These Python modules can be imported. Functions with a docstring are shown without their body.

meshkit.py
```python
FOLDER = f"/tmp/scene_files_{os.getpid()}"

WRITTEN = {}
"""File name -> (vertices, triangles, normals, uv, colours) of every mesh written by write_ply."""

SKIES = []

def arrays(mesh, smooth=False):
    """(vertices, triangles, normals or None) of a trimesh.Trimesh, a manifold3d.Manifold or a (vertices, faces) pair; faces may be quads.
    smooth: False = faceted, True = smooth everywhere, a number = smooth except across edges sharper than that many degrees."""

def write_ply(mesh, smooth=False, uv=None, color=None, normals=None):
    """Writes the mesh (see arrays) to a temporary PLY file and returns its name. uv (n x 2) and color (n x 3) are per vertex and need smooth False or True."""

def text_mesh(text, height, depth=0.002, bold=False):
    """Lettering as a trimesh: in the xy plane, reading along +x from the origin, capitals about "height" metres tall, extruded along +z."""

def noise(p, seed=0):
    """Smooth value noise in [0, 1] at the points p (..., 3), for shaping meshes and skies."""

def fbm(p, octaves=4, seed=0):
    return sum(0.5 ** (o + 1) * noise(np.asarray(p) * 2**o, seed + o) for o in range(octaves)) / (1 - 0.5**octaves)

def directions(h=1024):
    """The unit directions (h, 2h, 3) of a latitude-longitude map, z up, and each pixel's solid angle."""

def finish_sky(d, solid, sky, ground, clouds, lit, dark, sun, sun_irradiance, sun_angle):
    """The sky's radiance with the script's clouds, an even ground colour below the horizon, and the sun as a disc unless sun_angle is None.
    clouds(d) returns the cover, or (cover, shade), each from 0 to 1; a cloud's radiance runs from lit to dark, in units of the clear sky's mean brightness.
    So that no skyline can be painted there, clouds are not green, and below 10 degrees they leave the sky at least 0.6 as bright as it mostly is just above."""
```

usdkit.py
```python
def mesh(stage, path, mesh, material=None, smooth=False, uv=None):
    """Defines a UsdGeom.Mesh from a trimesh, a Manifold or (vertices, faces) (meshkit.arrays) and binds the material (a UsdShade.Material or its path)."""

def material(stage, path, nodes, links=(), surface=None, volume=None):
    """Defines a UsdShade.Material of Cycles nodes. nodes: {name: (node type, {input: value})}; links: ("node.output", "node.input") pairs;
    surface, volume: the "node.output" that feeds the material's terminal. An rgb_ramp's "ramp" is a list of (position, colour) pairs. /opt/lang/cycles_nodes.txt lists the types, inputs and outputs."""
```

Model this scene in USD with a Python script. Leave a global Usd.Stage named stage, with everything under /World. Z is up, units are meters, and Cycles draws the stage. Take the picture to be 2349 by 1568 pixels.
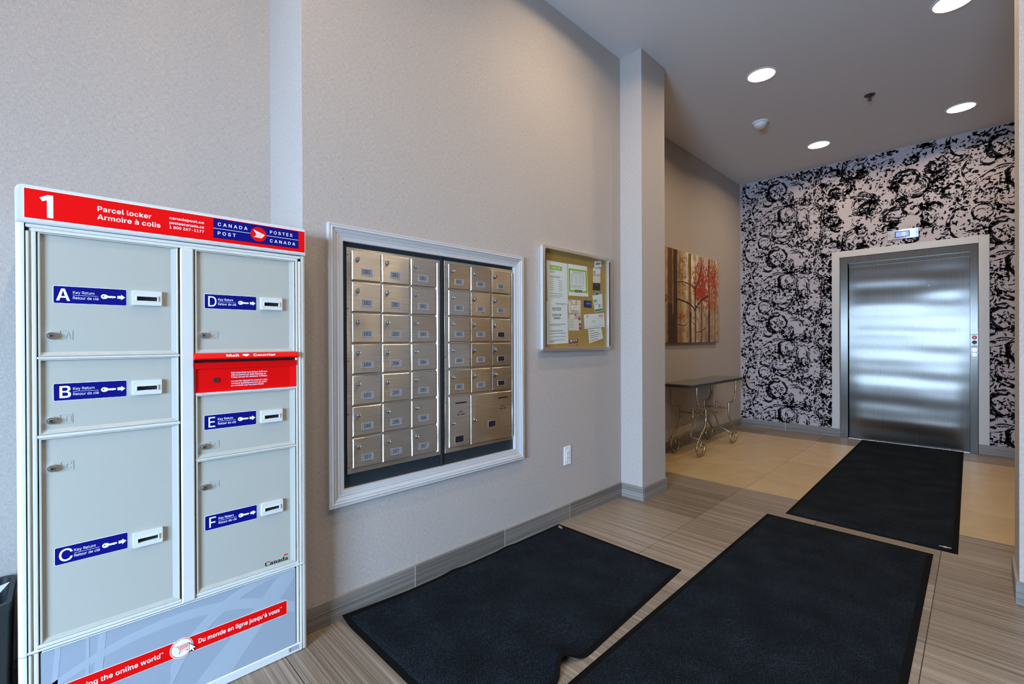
import math, glob, random
import numpy as np, trimesh
import shapely
from shapely import affinity
from shapely.geometry import Polygon, LineString, Point, box as sbox
from shapely.ops import unary_union
from pxr import Usd, UsdGeom, UsdLux, UsdShade, Gf, Sdf
import usdkit

stage = Usd.Stage.CreateInMemory()
UsdGeom.SetStageUpAxis(stage, UsdGeom.Tokens.z)
UsdGeom.SetStageMetersPerUnit(stage, 1.0)
world = UsdGeom.Xform.Define(stage, '/World')
stage.SetDefaultPrim(world.GetPrim())
UsdGeom.Scope.Define(stage, '/World/Looks')

# ------------------------------------------------------------------ camera, daylight, exposure
F_PX, YAW, PITCH, ROLL = 1049.2565, 0.7945, -0.0029, -0.0039
CAM = np.array([1.9689, 0.0, 1.22])
EXPOSURE = -1.03
SKY = (0.60, 0.80, 1.0); SKY_POWER = 3.0
DAY_POWER = 265.0                  # daylight entering through the entrance glazing
LAMP = 2500.0; LAMP_COLOR = (1.0, 0.78, 0.52)

cam = UsdGeom.Camera.Define(stage, '/World/camera')
cam.CreateHorizontalApertureAttr(36.0); cam.CreateVerticalApertureAttr(36.0 * 1568 / 2349)
cam.CreateFocalLengthAttr(F_PX / 2349 * 36.0)
cam.CreateClippingRangeAttr(Gf.Vec2f(0.05, 200)); cam.CreateExposureAttr(EXPOSURE)
_f = np.array([-math.sin(YAW) * math.cos(PITCH), math.cos(YAW) * math.cos(PITCH), math.sin(PITCH)])
_r = np.array([math.cos(YAW), math.sin(YAW), 0.0]); _u = np.cross(_r, _f)
c_, s_ = math.cos(ROLL), math.sin(ROLL); RI, UP = c_ * _r + s_ * _u, -s_ * _r + c_ * _u
M4 = Gf.Matrix4d(*RI, 0, *UP, 0, *(-_f), 0, *CAM, 1)
UsdGeom.Xformable(cam).AddTransformOp().Set(M4)

dome = UsdLux.DomeLight.Define(stage, '/World/sky')
dome.CreateColorAttr(Gf.Vec3f(*SKY)); dome.CreateIntensityAttr(SKY_POWER)
Y_ENT, WIN = -3.4, (1.15, 2.75, 0.04, 2.15)           # entrance glazing (x0, x1, z0, z1)
day = UsdLux.RectLight.Define(stage, '/World/entrance_daylight')
day.CreateWidthAttr(3.6); day.CreateHeightAttr(2.4)
day.CreateColorAttr(Gf.Vec3f(0.43, 0.64, 1.0)); day.CreateIntensityAttr(DAY_POWER)
day.AddTranslateOp().Set(Gf.Vec3d(2.1, Y_ENT - 1.7, 2.08))
day.AddRotateXOp().Set(90.0)                            # shines towards +Y

# ------------------------------------------------------------------ helpers
used = {}
def numbered(parent, name):
    k = (parent, name); n = used.get(k, 0); used[k] = n + 1
    return name if n == 0 else f'{name}_{n:03d}'
def path_of(parent):
    return '/World' if parent is None else str(parent.GetPath())
def tag(p, label=None, cat=None, group=None, kind=None):
    for k, v in (('label', label), ('category', cat), ('group', group), ('kind', kind)):
        if v: p.SetCustomDataByKey(k, v)
    return p
def thing(name, label=None, cat=None, loc=(0, 0, 0), group=None, kind=None):
    pp = '/World/' + numbered('/World', name)
    x = UsdGeom.Xform.Define(stage, pp)
    if any(loc): x.AddTranslateOp().Set(Gf.Vec3d(*map(float, loc)))
    p = x.GetPrim(); tag(p, label, cat, group, kind); ORIG[pp] = np.array(loc, float)
    return p
ORIG = {}
def top_of(parent):
    s = str(parent.GetPath()).split('/'); return '/'.join(s[:3])
def obj(name, mesh, m, parent=None, smooth=False, label=None, cat=None, group=None, kind=None):
    """ONE mesh; mesh given in world coordinates, moved into its thing's frame."""
    pp = path_of(parent); p = pp + '/' + numbered(pp, name)
    if isinstance(mesh, list): mesh = cat_(mesh)
    if isinstance(mesh, tuple): mesh = trimesh.Trimesh(mesh[0], mesh[1], process=False)
    if parent is not None:
        o = ORIG.get(top_of(parent))
        if o is not None and o.any():
            mesh = mesh.copy(); mesh.apply_translation(-o)
    g = usdkit.mesh(stage, p, mesh, MAT[m], smooth)
    g.CreateDoubleSidedAttr(True)
    return tag(g.GetPrim(), label, cat, group, kind)
def cat_(ms):
    vs, fs, n = [], [], 0
    for m in ms:
        vs.append(np.asarray(m.vertices)); fs.append(np.asarray(m.faces) + n); n += len(m.vertices)
    return trimesh.Trimesh(np.vstack(vs), np.vstack(fs), process=False)
BOXF = np.array([[0,2,1],[0,3,2],[4,5,6],[4,6,7],[0,1,5],[0,5,4],[1,2,6],[1,6,5],[2,3,7],[2,7,6],[3,0,4],[3,4,7]])
def bx(x0, x1, y0, y1, z0, z1):
    v = np.array([[x0,y0,z0],[x1,y0,z0],[x1,y1,z0],[x0,y1,z0],[x0,y0,z1],[x1,y0,z1],[x1,y1,z1],[x0,y1,z1]], float)
    return trimesh.Trimesh(v, BOXF, process=False)
def rb(x0, x1, y0, y1, z0, z1, r=0.002):
    """box with chamfered edges"""
    lo, hi = np.array([x0, y0, z0], float), np.array([x1, y1, z1], float)
    r = min(r, *(0.49 * (hi - lo)))
    pts = []
    for i in range(8):
        s = np.array([(i >> k) & 1 for k in range(3)])
        c = np.where(s, hi, lo)
        for k in range(3):
            q = np.where(s, c - r, c + r); q[k] = c[k]; pts.append(q)
    return trimesh.convex.convex_hull(np.array(pts))
def loft(rects):
    """rects: list of (x, y0, y1, z0, z1) rectangles facing +X, joined one to the next; last one capped"""
    v, f = [], []
    for x, y0, y1, z0, z1 in rects: v += [[x,y0,z0],[x,y1,z0],[x,y1,z1],[x,y0,z1]]
    for i in range(len(rects) - 1):
        a, b = 4 * i, 4 * i + 4
        for k in range(4):
            l = (k + 1) % 4; f += [[a+k, a+l, b+l], [a+k, b+l, b+k]]
    e = 4 * (len(rects) - 1); f += [[e, e+1, e+2], [e, e+2, e+3]]
    return trimesh.Trimesh(np.array(v, float), np.array(f), process=False)
def lathe(prof, origin, axis='z', n=32, cap=False):
    """prof: (r, h) pairs from bottom; axis +x, -y or z"""
    prof = np.array(prof, float); a = np.arange(n) * 2 * np.pi / n
    v = np.stack([np.outer(prof[:,0], np.cos(a)), np.outer(prof[:,0], np.sin(a)), np.repeat(prof[:,1][:,None], n, 1)], -1).reshape(-1, 3)
    f = []
    for i in range(len(prof) - 1):
        for k in range(n):
            l = (k + 1) % n; A, B = i * n, (i + 1) * n
            f += [[A+k, A+l, B+l], [A+k, B+l, B+k]]
    if axis == 'x': v = v[:, [2, 0, 1]]
    elif axis == '-y': v = np.stack([v[:,0], -v[:,2], v[:,1]], -1)
    elif axis == '-z': v = np.stack([v[:,0], -v[:,1], -v[:,2]], -1)
    return trimesh.Trimesh(v + np.array(origin, float), np.array(f), process=False)
def tube(pts, r, n=8):
    p = np.array(pts, float); m = len(p); t = np.gradient(p, axis=0); t /= np.linalg.norm(t, axis=1, keepdims=True)
    ref = np.array([0.31, 0.17, 0.93]); ref -= ref @ t[0] * t[0]; ref /= np.linalg.norm(ref)
    rr = np.broadcast_to(np.asarray(r, float), (m,)); v = []
    a = np.arange(n) * 2 * np.pi / n
    for i in range(m):
        ref = ref - ref @ t[i] * t[i]; ref /= np.linalg.norm(ref); b = np.cross(t[i], ref)
        v.append(p[i] + rr[i] * (np.outer(np.cos(a), ref) + np.outer(np.sin(a), b)))
    v = np.vstack(v); f = []
    for i in range(m - 1):
        for k in range(n):
            l = (k + 1) % n; A, B = i * n, i * n + n; f += [[A+k, A+l, B+l], [A+k, B+l, B+k]]
    e = (m - 1) * n
    for k in range(1, n - 1): f += [[0, k+1, k], [e, e+k, e+k+1]]
    return trimesh.Trimesh(v, np.array(f), process=False)
def smooth_path(pts, n=8):
    """Catmull-Rom through the points"""
    p = np.array(pts, float); q = np.vstack([2*p[0]-p[1], p, 2*p[-1]-p[-2]]); out = []
    for i in range(1, len(q) - 2):
        for t in np.linspace(0, 1, n, endpoint=False):
            a, b, c, d = q[i-1], q[i], q[i+1], q[i+2]
            out.append(0.5 * (2*b + (c-a)*t + (2*a-5*b+4*c-d)*t*t + (3*b-a-3*c+d)*t**3))
    return np.array(out + [p[-1]])
def P2(poly, t):
    ms = [trimesh.creation.extrude_polygon(g, t, engine='earcut') for g in getattr(poly, 'geoms', [poly]) if g.area > 0]
    return cat_(ms)
def onX(m, x):          # plane facing +X: 2D (a, b) -> (y, z)
    v = np.asarray(m.vertices); return trimesh.Trimesh(np.stack([x + v[:,2], v[:,0], v[:,1]], -1), m.faces, process=False)
def onY(m, y):          # plane facing -Y: 2D (a, b) -> (x, z)
    v = np.asarray(m.vertices); return trimesh.Trimesh(np.stack([v[:,0], y - v[:,2], v[:,1]], -1), m.faces, process=False)
FONT = {}
TXT = {}
def text2(s, bold=600, font='Inter', px=96):
    key = (s, bold, font, px)
    if key in TXT: return TXT[key]
    from PIL import Image, ImageDraw, ImageFont
    fk = (font, bold, px)
    if fk not in FONT:
        FONT[fk] = ImageFont.truetype(glob.glob(f'/opt/blender-*/*/datafiles/fonts/{font}.woff2')[0], px)
        if font == 'Inter': FONT[fk].set_variation_by_axes([14, bold])
    ft = FONT[fk]
    x0, y0, x1, y1 = ft.getbbox(s, anchor='ls')
    im = Image.new('L', (x1 - x0 + 8, y1 - y0 + 8)); ImageDraw.Draw(im).text((4 - x0, 4 - y0), s, 255, ft, anchor='ls')
    on = np.pad(np.asarray(im) > 127, ((0, 0), (1, 1))).astype(np.int8)
    rows, st = np.nonzero(np.diff(on, axis=1) == 1); en = np.nonzero(np.diff(on, axis=1) == -1)[1]
    sh = unary_union(shapely.box(st, -rows - 1, en, -rows)).buffer(0.6).buffer(-0.6).simplify(0.6)
    sh = affinity.translate(sh, -4, 4 - y0)                # baseline at 0, left edge at 0
    sh = affinity.scale(sh, 1 / px, 1 / px, origin=(0, 0))
    TXT[key] = sh
    return sh
def fit(s, x0, base, x1=None, cap=None, **kw):
    """lettering: left edge x0, baseline base, capitals cap tall, squeezed to end at x1"""
    sh = text2(s, **kw); b = sh.bounds
    ky = cap / 0.727 if cap else (x1 - x0) / (b[2] - b[0])
    kx = (x1 - x0) / (b[2] - b[0]) if x1 is not None else ky
    return affinity.translate(affinity.scale(sh, kx, ky, origin=(0, 0)), x0, base)
def rrect(x0, x1, y0, y1, r=0.002):
    return sbox(x0 + r, y0 + r, x1 - r, y1 - r).buffer(r, quad_segs=4)
def strokes(lines, w): return unary_union([LineString(l).buffer(w / 2, cap_style=1, quad_segs=2) for l in lines])
def bars(x0, x1, tops, h): return unary_union([sbox(x0, t - h, x0 + (x1 - x0) * k, t) for t, k in tops])

# ------------------------------------------------------------------ materials
MAT = {}
def mat(name, color=(.5,.5,.5), rough=.5, metal=0., nodes=None, links=(), **kw):
    n = {'p': ('principled_bsdf', {'base_color': color, 'roughness': rough, 'metallic': metal, **kw})}
    n.update(nodes or {})
    MAT[name] = usdkit.material(stage, '/World/Looks/' + name, n, links, surface='p.BSDF')
def fabric(name, c0, c1):
    mat(name, c0, .85, nodes={
        'g': ('geometry', {}), 's': ('separate_xyz', {}), 'a': ('math', {'math_type': 'add'}), 'c': ('combine_xyz', {}),
        'm1': ('mapping', {'scale': (420., 1., 60.)}), 'm2': ('mapping', {'scale': (60., 1., 420.)}), 'm3': ('mapping', {'scale': (3., 1., 2.)}),
        'n1': ('noise_texture', {'scale': 1., 'detail': 2.}), 'n2': ('noise_texture', {'scale': 1., 'detail': 2.}), 'n3': ('noise_texture', {'scale': 1., 'detail': 1.}),
        'mx': ('math', {'math_type': 'add'}), 'r': ('rgb_ramp', {'ramp': [(0.30, c0), (0.70, c1)]}), 'h': ('math', {'math_type': 'multiply', 'value2': .5}),
        'b': ('bump', {'strength': .25, 'distance': .001})},
        links=[('g.position', 's.vector'), ('s.x', 'a.value1'), ('s.y', 'a.value2'), ('a.value', 'c.x'), ('s.z', 'c.z'),
               ('c.vector', 'm1.vector'), ('c.vector', 'm2.vector'), ('m1.vector', 'n1.vector'), ('m2.vector', 'n2.vector'),
               ('n1.fac', 'mx.value1'), ('n2.fac', 'mx.value2'), ('mx.value', 'h.value1'), ('h.value', 'r.fac'), ('r.color', 'p.base_color'),
               ('h.value', 'b.height'), ('b.normal', 'p.normal')])
fabric('wallcovering', (.325, .278, .243), (.505, .440, .388))
mat('ceiling_paint', (.66, .645, .64), .9)
def striated(name, cs, scale, rough=.38, var=.10):
    mat(name, cs[1], rough, specular_ior_level=.5, nodes={
        'g': ('geometry', {}), 'm': ('mapping', {'scale': scale}), 'm2': ('mapping', {'scale': tuple(s * .22 if s > 20 else s * .6 for s in scale)}),
        'n': ('noise_texture', {'scale': 1., 'detail': 3., 'roughness': .6}), 'n2': ('noise_texture', {'scale': 1., 'detail': 2.}),
        'av': ('mix_float', {'fac': .42}), 'o': ('object_info', {}), 'mr': ('map_range', {'to_min': -var / 2, 'to_max': var / 2}), 'ad': ('math', {'math_type': 'add'}),
        'r': ('rgb_ramp', {'ramp': [(.30, cs[0]), (.5, cs[1]), (.68, cs[2])]}), 'b': ('bump', {'strength': .25, 'distance': .0008})},
        links=[('g.position', 'm.vector'), ('g.position', 'm2.vector'), ('m.vector', 'n.vector'), ('m2.vector', 'n2.vector'), ('n.fac', 'av.a'), ('n2.fac', 'av.b'),
               ('o.random', 'mr.value'), ('av.result', 'ad.value1'), ('mr.result', 'ad.value2'), ('ad.value', 'r.fac'), ('r.color', 'p.base_color'), ('n.fac', 'b.height'), ('b.normal', 'p.normal')])
BR = [(.075, .054, .035), (.20, .150, .105), (.40, .325, .25)]
striated('brown_tile', BR, (1.1, 330., 1.))
striated('base_tile', [(.060, .050, .040), (.165, .143, .118), (.33, .295, .255)], (.9, .9, 430.), .45)
mat('beige_tile', (.56, .40, .20), .30, nodes={'g': ('geometry', {}), 'n': ('noise_texture', {'scale': 7., 'detail': 3.}), 'o': ('object_info', {}), 'av': ('mix_float', {'fac': .35}),
    'r': ('rgb_ramp', {'ramp': [(.3, (.43, .30, .145)), (.7, (.53, .38, .20))]})},
    links=[('g.position', 'n.vector'), ('n.fac', 'av.a'), ('o.random', 'av.b'), ('av.result', 'r.fac'), ('r.color', 'p.base_color')])
mat('grout', (.05, .038, .028), .9)
mat('grout_white', (.50, .48, .455), .8)
mat('trim_paint', (.46, .43, .39), .45)
mat('frame_paint', (.50, .48, .465), .40)
def brushed(name, color, rough, scale, aniso=0.0, bump=.05, along=(1, 0, 0), wavy=0.0):
    mat(name, color, rough, 1.0, anisotropic=aniso, nodes={'g': ('geometry', {}), 'm': ('mapping', {'scale': scale}), 'n': ('noise_texture', {'scale': 1., 'detail': 3.}),
        'r': ('rgb_ramp', {'ramp': [(.25, tuple(c * .90 for c in color)), (.75, tuple(min(1, c * 1.06) for c in color))]}), 'mr': ('map_range', {'to_min': rough * .88, 'to_max': rough * 1.14}),
        'b': ('bump', {'strength': bump, 'distance': .001}), 't': ('combine_xyz', dict(zip('xyz', map(float, along)))),
        'w': ('noise_texture', {'scale': 6., 'detail': 1.}), 'wm': ('vector_math', {'math_type': 'subtract', 'vector2': (.5, .5, .5)}), 'ws': ('vector_math', {'math_type': 'scale', 'scale': wavy}),
        'o': ('object_info', {}), 'om': ('map_range', {'to_min': -wavy * .35, 'to_max': wavy * .35}), 'oc': ('combine_xyz', {}), 'wa': ('vector_math', {'math_type': 'add'}),
        'wb': ('vector_math', {'math_type': 'add'}), 'wn': ('vector_math', {'math_type': 'normalize'})},
        links=[('t.vector', 'p.tangent'), ('g.position', 'm.vector'), ('m.vector', 'n.vector'), ('n.fac', 'r.fac'), ('r.color', 'p.base_color'), ('n.fac', 'mr.value'), ('mr.result', 'p.roughness'), ('n.fac', 'b.height')] + (
            [('g.position', 'w.vector'), ('w.color', 'wm.vector1'), ('wm.vector', 'ws.vector1'), ('o.random', 'om.value'), ('om.result', 'oc.y'), ('ws.vector', 'wa.vector1'), ('oc.vector', 'wa.vector2'), ('g.normal', 'wb.vector1'), ('wa.vector', 'wb.vector2'), ('wb.vector', 'wn.vector1'), ('wn.vector', 'p.normal')] if wavy else [('b.normal', 'p.normal')]))
brushed('mailbox_steel', (.53, .485, .425), .34, (1., 6., 300.), .95, .0, (0, 0, 1), .16)
brushed('elevator_steel', (.205, .186, .163), .33, (260., 1., 2.), .95, .0, (1, 0, 0))
mat('jamb_steel', (.52, .515, .505), .26, 1.0)
mat('chrome', (.78, .77, .75), .14, 1.0)
mat('lock_dark', (.10, .095, .09), .35, .8)
mat('aluminium', (.80, .79, .77), .42, 1.0)
mat('dark_cabinet', (.012, .020, .026), .45)
mat('black', (.006, .006, .007), .5)
mat('dark_gap', (.02, .021, .024), .8)
mat('locker_paint', (.43, .425, .365), .36)
mat('locker_frame', (.64, .64, .59), .30)
mat('locker_gray_panel', (.30, .35, .40), .30)
mat('locker_panel_light', (.355, .41, .455), .30)
mat('post_red', (.78, .0015, .002), .40, specular_ior_level=.18)
mat('post_navy', (.002, .003, .155), .4, specular_ior_level=.2)
mat('white_print', (.86, .86, .88), .4)
mat('ink_black', (.012, .012, .014), .5)
mat('ink_gray', (.34, .34, .35), .6)
mat('emboss', (.40, .425, .41), .38)
mat('sticker_gray', (.35, .36, .38), .5)
mat('label_card', (.20, .20, .215), .6)
mat('cork', (.42, .245, .055), .9, nodes={'g': ('geometry', {}), 'n': ('noise_texture', {'scale': 260., 'detail': 2.}), 'r': ('rgb_ramp', {'ramp': [(.3, (.33, .18, .035)), (.7, (.52, .31, .08))]})},
    links=[('g.position', 'n.vector'), ('n.fac', 'r.fac'), ('r.color', 'p.base_color')])
for n, c in dict(paper_white=(.80,.80,.79), paper_cream=(.74,.68,.58), paper_tan=(.62,.44,.32), lime=(.30,.50,.03), green=(.02,.26,.20), teal=(.10,.38,.42), navy_card=(.012,.02,.07), blue_ink=(.03,.07,.26),
                 dark_card=(.02,.016,.022), pink=(.80,.38,.36), brown_card=(.20,.085,.06), plum=(.28,.10,.12), orange=(.75,.38,.14), rose=(.62,.40,.38)).items(): mat(n, c, .7)
mat('carpet', (.02,.03,.045), .95, specular_ior_level=.1, nodes={'g': ('geometry', {}), 'n': ('noise_texture', {'scale': 330., 'detail': 2., 'roughness': .7}), 'n2': ('noise_texture', {'scale': 5., 'detail': 3.}),
    'r': ('rgb_ramp', {'ramp': [(.36, (.0009, .0013, .002)), (.54, (.0045, .0065, .0095)), (.68, (.050, .066, .085))]}), 'av': ('mix_float', {'fac': .15}), 'b': ('bump', {'strength': .7, 'distance': .004})},
    links=[('g.position', 'n.vector'), ('g.position', 'n2.vector'), ('n.fac', 'av.a'), ('n2.fac', 'av.b'), ('av.result', 'r.fac'), ('r.color', 'p.base_color'), ('n.fac', 'b.height'), ('b.normal', 'p.normal')])
mat('rubber', (.003, .0028, .0028), .8, specular_ior_level=.08)
mat('wallpaper_ground', (.40, .345, .36), .75, nodes={'g': ('geometry', {}), 'n': ('noise_texture', {'scale': 180., 'detail': 2.}), 'r': ('rgb_ramp', {'ramp': [(.3, (.35, .30, .305)), (.7, (.42, .365, .368))]})},
    links=[('g.position', 'n.vector'), ('n.fac', 'r.fac'), ('r.color', 'p.base_color')])
mat('swirl_ink', (.012, .011, .015), .8, specular_ior_level=.08)
mat('white_plastic', (.78, .78, .77), .35)
mat('antique_gold', (.30, .23, .12), .38, .85, nodes={'g': ('geometry', {}), 'n': ('noise_texture', {'scale': 60., 'detail': 3.}), 'r': ('rgb_ramp', {'ramp': [(.35, (.22, .16, .085)), (.65, (.50, .40, .23))]})},
    links=[('g.position', 'n.vector'), ('n.fac', 'r.fac'), ('r.color', 'p.base_color')])
mat('table_glass', (.05, .055, .05), .06, specular_ior_level=.8)
mat('apron_dark', (.035, .03, .022), .4)
mat('bin_black', (.010, .011, .013), .42, nodes={'g': ('geometry', {}), 'n': ('noise_texture', {'scale': 400.}), 'b': ('bump', {'strength': .3, 'distance': .002})}, links=[('g.position', 'n.vector'), ('n.fac', 'b.height'), ('b.normal', 'p.normal')])
mat('bronze_frame', (.05, .045, .04), .4, .6)
mat('outdoor_paving', (.42, .41, .40), .9)
mat('red_button', (.45, .02, .02), .35)
mat('canvas_ground', (.62, .50, .36), .85, nodes={'g': ('geometry', {}), 's': ('separate_xyz', {}), 'm': ('mapping', {'scale': (1., 9., .7)}), 'n': ('noise_texture', {'scale': 1., 'detail': 4.}), 'n2': ('noise_texture', {'scale': 11., 'detail': 4.}),
    'y': ('map_range', {'from_min': 4.4, 'from_max': 6.05}), 'z': ('map_range', {'from_min': 1.2, 'from_max': 1.9}),
    'ry': ('rgb_ramp', {'ramp': [(0, (.42, .26, .08)), (.32, (.52, .38, .17)), (.52, (.86, .80, .66)), (.75, (.70, .56, .48)), (1, (.54, .41, .30))]}),
    'r': ('rgb_ramp', {'ramp': [(.34, (.50, .36, .24)), (.60, (1, 1, 1))]}), 'r2': ('rgb_ramp', {'ramp': [(.36, (.52, .40, .26)), (.56, (1, 1, 1))]}), 'rz': ('rgb_ramp', {'ramp': [(0, (.62, .52, .46)), (1, (1, 1, 1))]}),
    'a': ('mix_color', {'blend_type': 'multiply', 'fac': .75}), 'b': ('mix_color', {'blend_type': 'multiply', 'fac': .8}), 'c': ('mix_color', {'blend_type': 'multiply', 'fac': .9})},
    links=[('g.position', 'm.vector'), ('g.position', 's.vector'), ('s.y', 'y.value'), ('s.z', 'z.value'), ('y.result', 'ry.fac'), ('z.result', 'rz.fac'), ('m.vector', 'n.vector'), ('g.position', 'n2.vector'), ('n.fac', 'r.fac'), ('n2.fac', 'r2.fac'),
           ('ry.color', 'a.a'), ('r.color', 'a.b'), ('a.result', 'b.a'), ('r2.color', 'b.b'), ('b.result', 'c.a'), ('rz.color', 'c.b'), ('c.result', 'p.base_color')])
for n, c in dict(trunk_dark=(.045,.016,.010), trunk_brown=(.10,.040,.016), trunk_ochre=(.21,.098,.028), trunk_pale=(.40,.25,.10), leaf_red=(.36,.030,.008), leaf_rust=(.42,.095,.025), leaf_wine=(.22,.03,.02), twig=(.02,.010,.014)).items(): mat(n, c, .85)
MAT['lamp_glow'] = usdkit.material(stage, '/World/Looks/lamp_glow', {'e': ('emission', {'color': LAMP_COLOR, 'strength': LAMP})}, surface='e.emission')
MAT['lamp_soft'] = usdkit.material(stage, '/World/Looks/lamp_soft', {'e': ('emission', {'color': (1.0, .93, .84), 'strength': 4.0})}, surface='e.emission')
MAT['lcd_glow'] = usdkit.material(stage, '/World/Looks/lcd_glow', {'e': ('emission', {'color': (.45, .55, 1.0), 'strength': 2.0})}, surface='e.emission')
MAT['lcd_digit'] = usdkit.material(stage, '/World/Looks/lcd_digit', {'e': ('emission', {'color': (.75, .95, 1.0), 'strength': 3.5})}, surface='e.emission')
MAT['pane_glass'] = usdkit.material(stage, '/World/Looks/pane_glass', {'t': ('transparent_bsdf', {'color': (.96, .98, .97)}), 'g': ('glossy_bsdf', {'color': (1, 1, 1), 'roughness': .01}), 'l': ('layer_weight', {}), 'w': ('math', {'math_type': 'power', 'value2': 5.}), 'f': ('math', {'math_type': 'multiply_add', 'value2': .8, 'value3': .04}), 'x': ('mix_closure', {})},
    [('l.facing', 'w.value1'), ('w.value', 'f.value1'), ('f.value', 'x.fac'), ('t.BSDF', 'x.closure1'), ('g.BSDF', 'x.closure2')], surface='x.closure')

# ------------------------------------------------------------------ the room shell
H = 3.4282
XR, XF = 5.20, 4.60               # right walls of the lobby and of the elevator nook
Y_JOG, Y_C0, Y_C1, Y_E = 0.7144, 3.133, 3.495, 6.922
X_COL, X_FL, X_RE = 0.186, -0.412, -0.407
X_P = 2.102                       # left face of the right pier
MB = (0.878, 1.958, 0.562, 1.666) # opening in the left wall for the mailboxes
def wall(name, mesh, label, m='wallcovering'): return obj(name, mesh, m, None, label=label, kind='structure')
wall('wall_left', [bx(-.7, 0, Y_JOG, MB[0], 0, H), bx(-.7, 0, MB[1], Y_C0, 0, H), bx(-.7, 0, MB[0], MB[1], 0, MB[2]), bx(-.7, 0, MB[0], MB[1], MB[3], H), bx(-.7, -.08, MB[0], MB[1], MB[2], MB[3])],
     'taupe woven wallcovering on the wall holding the mailboxes')
wall('wall_left_recess', bx(-.7, X_RE, Y_ENT, Y_JOG, 0, H), 'taupe woven wallcovering on the recessed wall behind the parcel locker')
wall('wall_column', bx(-.7, X_COL, Y_C0, Y_C1, 0, H), 'square taupe wallcovered column right of the notice board')
wall('wall_left_far', bx(-.7, X_FL, Y_C1, Y_E, 0, H), 'taupe wall behind the console table and forest picture')
wall('wall_pier', bx(X_P, XR + .3, Y_C0, Y_C1, 0, H), 'taupe wallcovered pier at the right edge')
wall('wall_right', bx(XR, XR + .3, Y_ENT, Y_C0, 0, H), 'taupe side wall of the lobby opposite the mailboxes')
wall('wall_right_far', bx(XF, XR + .3, Y_C1, Y_E, 0, H), 'taupe side wall of the elevator nook behind the pier')
DX0, DX1, DZ1 = 0.765, 1.977, 2.235       # elevator opening
wall('wall_back', [bx(-.7, DX0, Y_E, Y_E + .3, 0, H), bx(DX1, XR + .3, Y_E, Y_E + .3, 0, H), bx(DX0, DX1, Y_E, Y_E + .3, DZ1, H), bx(DX0, DX1, Y_E + .14, Y_E + .3, 0, DZ1)],
     'elevator wall in pale lilac wallpaper scrawled with black swirls', 'wallpaper_ground')
wall('wall_entrance', [bx(-.7, WIN[0], Y_ENT - .15, Y_ENT, 0, H), bx(WIN[1], XR + .3, Y_ENT - .15, Y_ENT, 0, H), bx(WIN[0], WIN[1], Y_ENT - .15, Y_ENT, WIN[3], H)], 'taupe entrance wall around the glazed doors')
# ceiling, pierced for the downlights
LX, LY = (.705, 1.858), (.25, 2.21, 4.17, 6.13)
R_CAN = .100
ceil = sbox(-.7, Y_ENT - .15, XR + .3, Y_E + .3)
for x in LX:
    for y in LY: ceil = ceil.difference(Point(x, y).buffer(R_CAN, quad_segs=10))
cm = P2(ceil, .03); cm.apply_translation((0, 0, H))
wall('ceiling', [cm, bx(-.7, XR + .3, Y_ENT - .15, Y_E + .3, H + .06, H + .16)], 'plain off white painted ceiling with recessed downlights', 'ceiling_paint')
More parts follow.
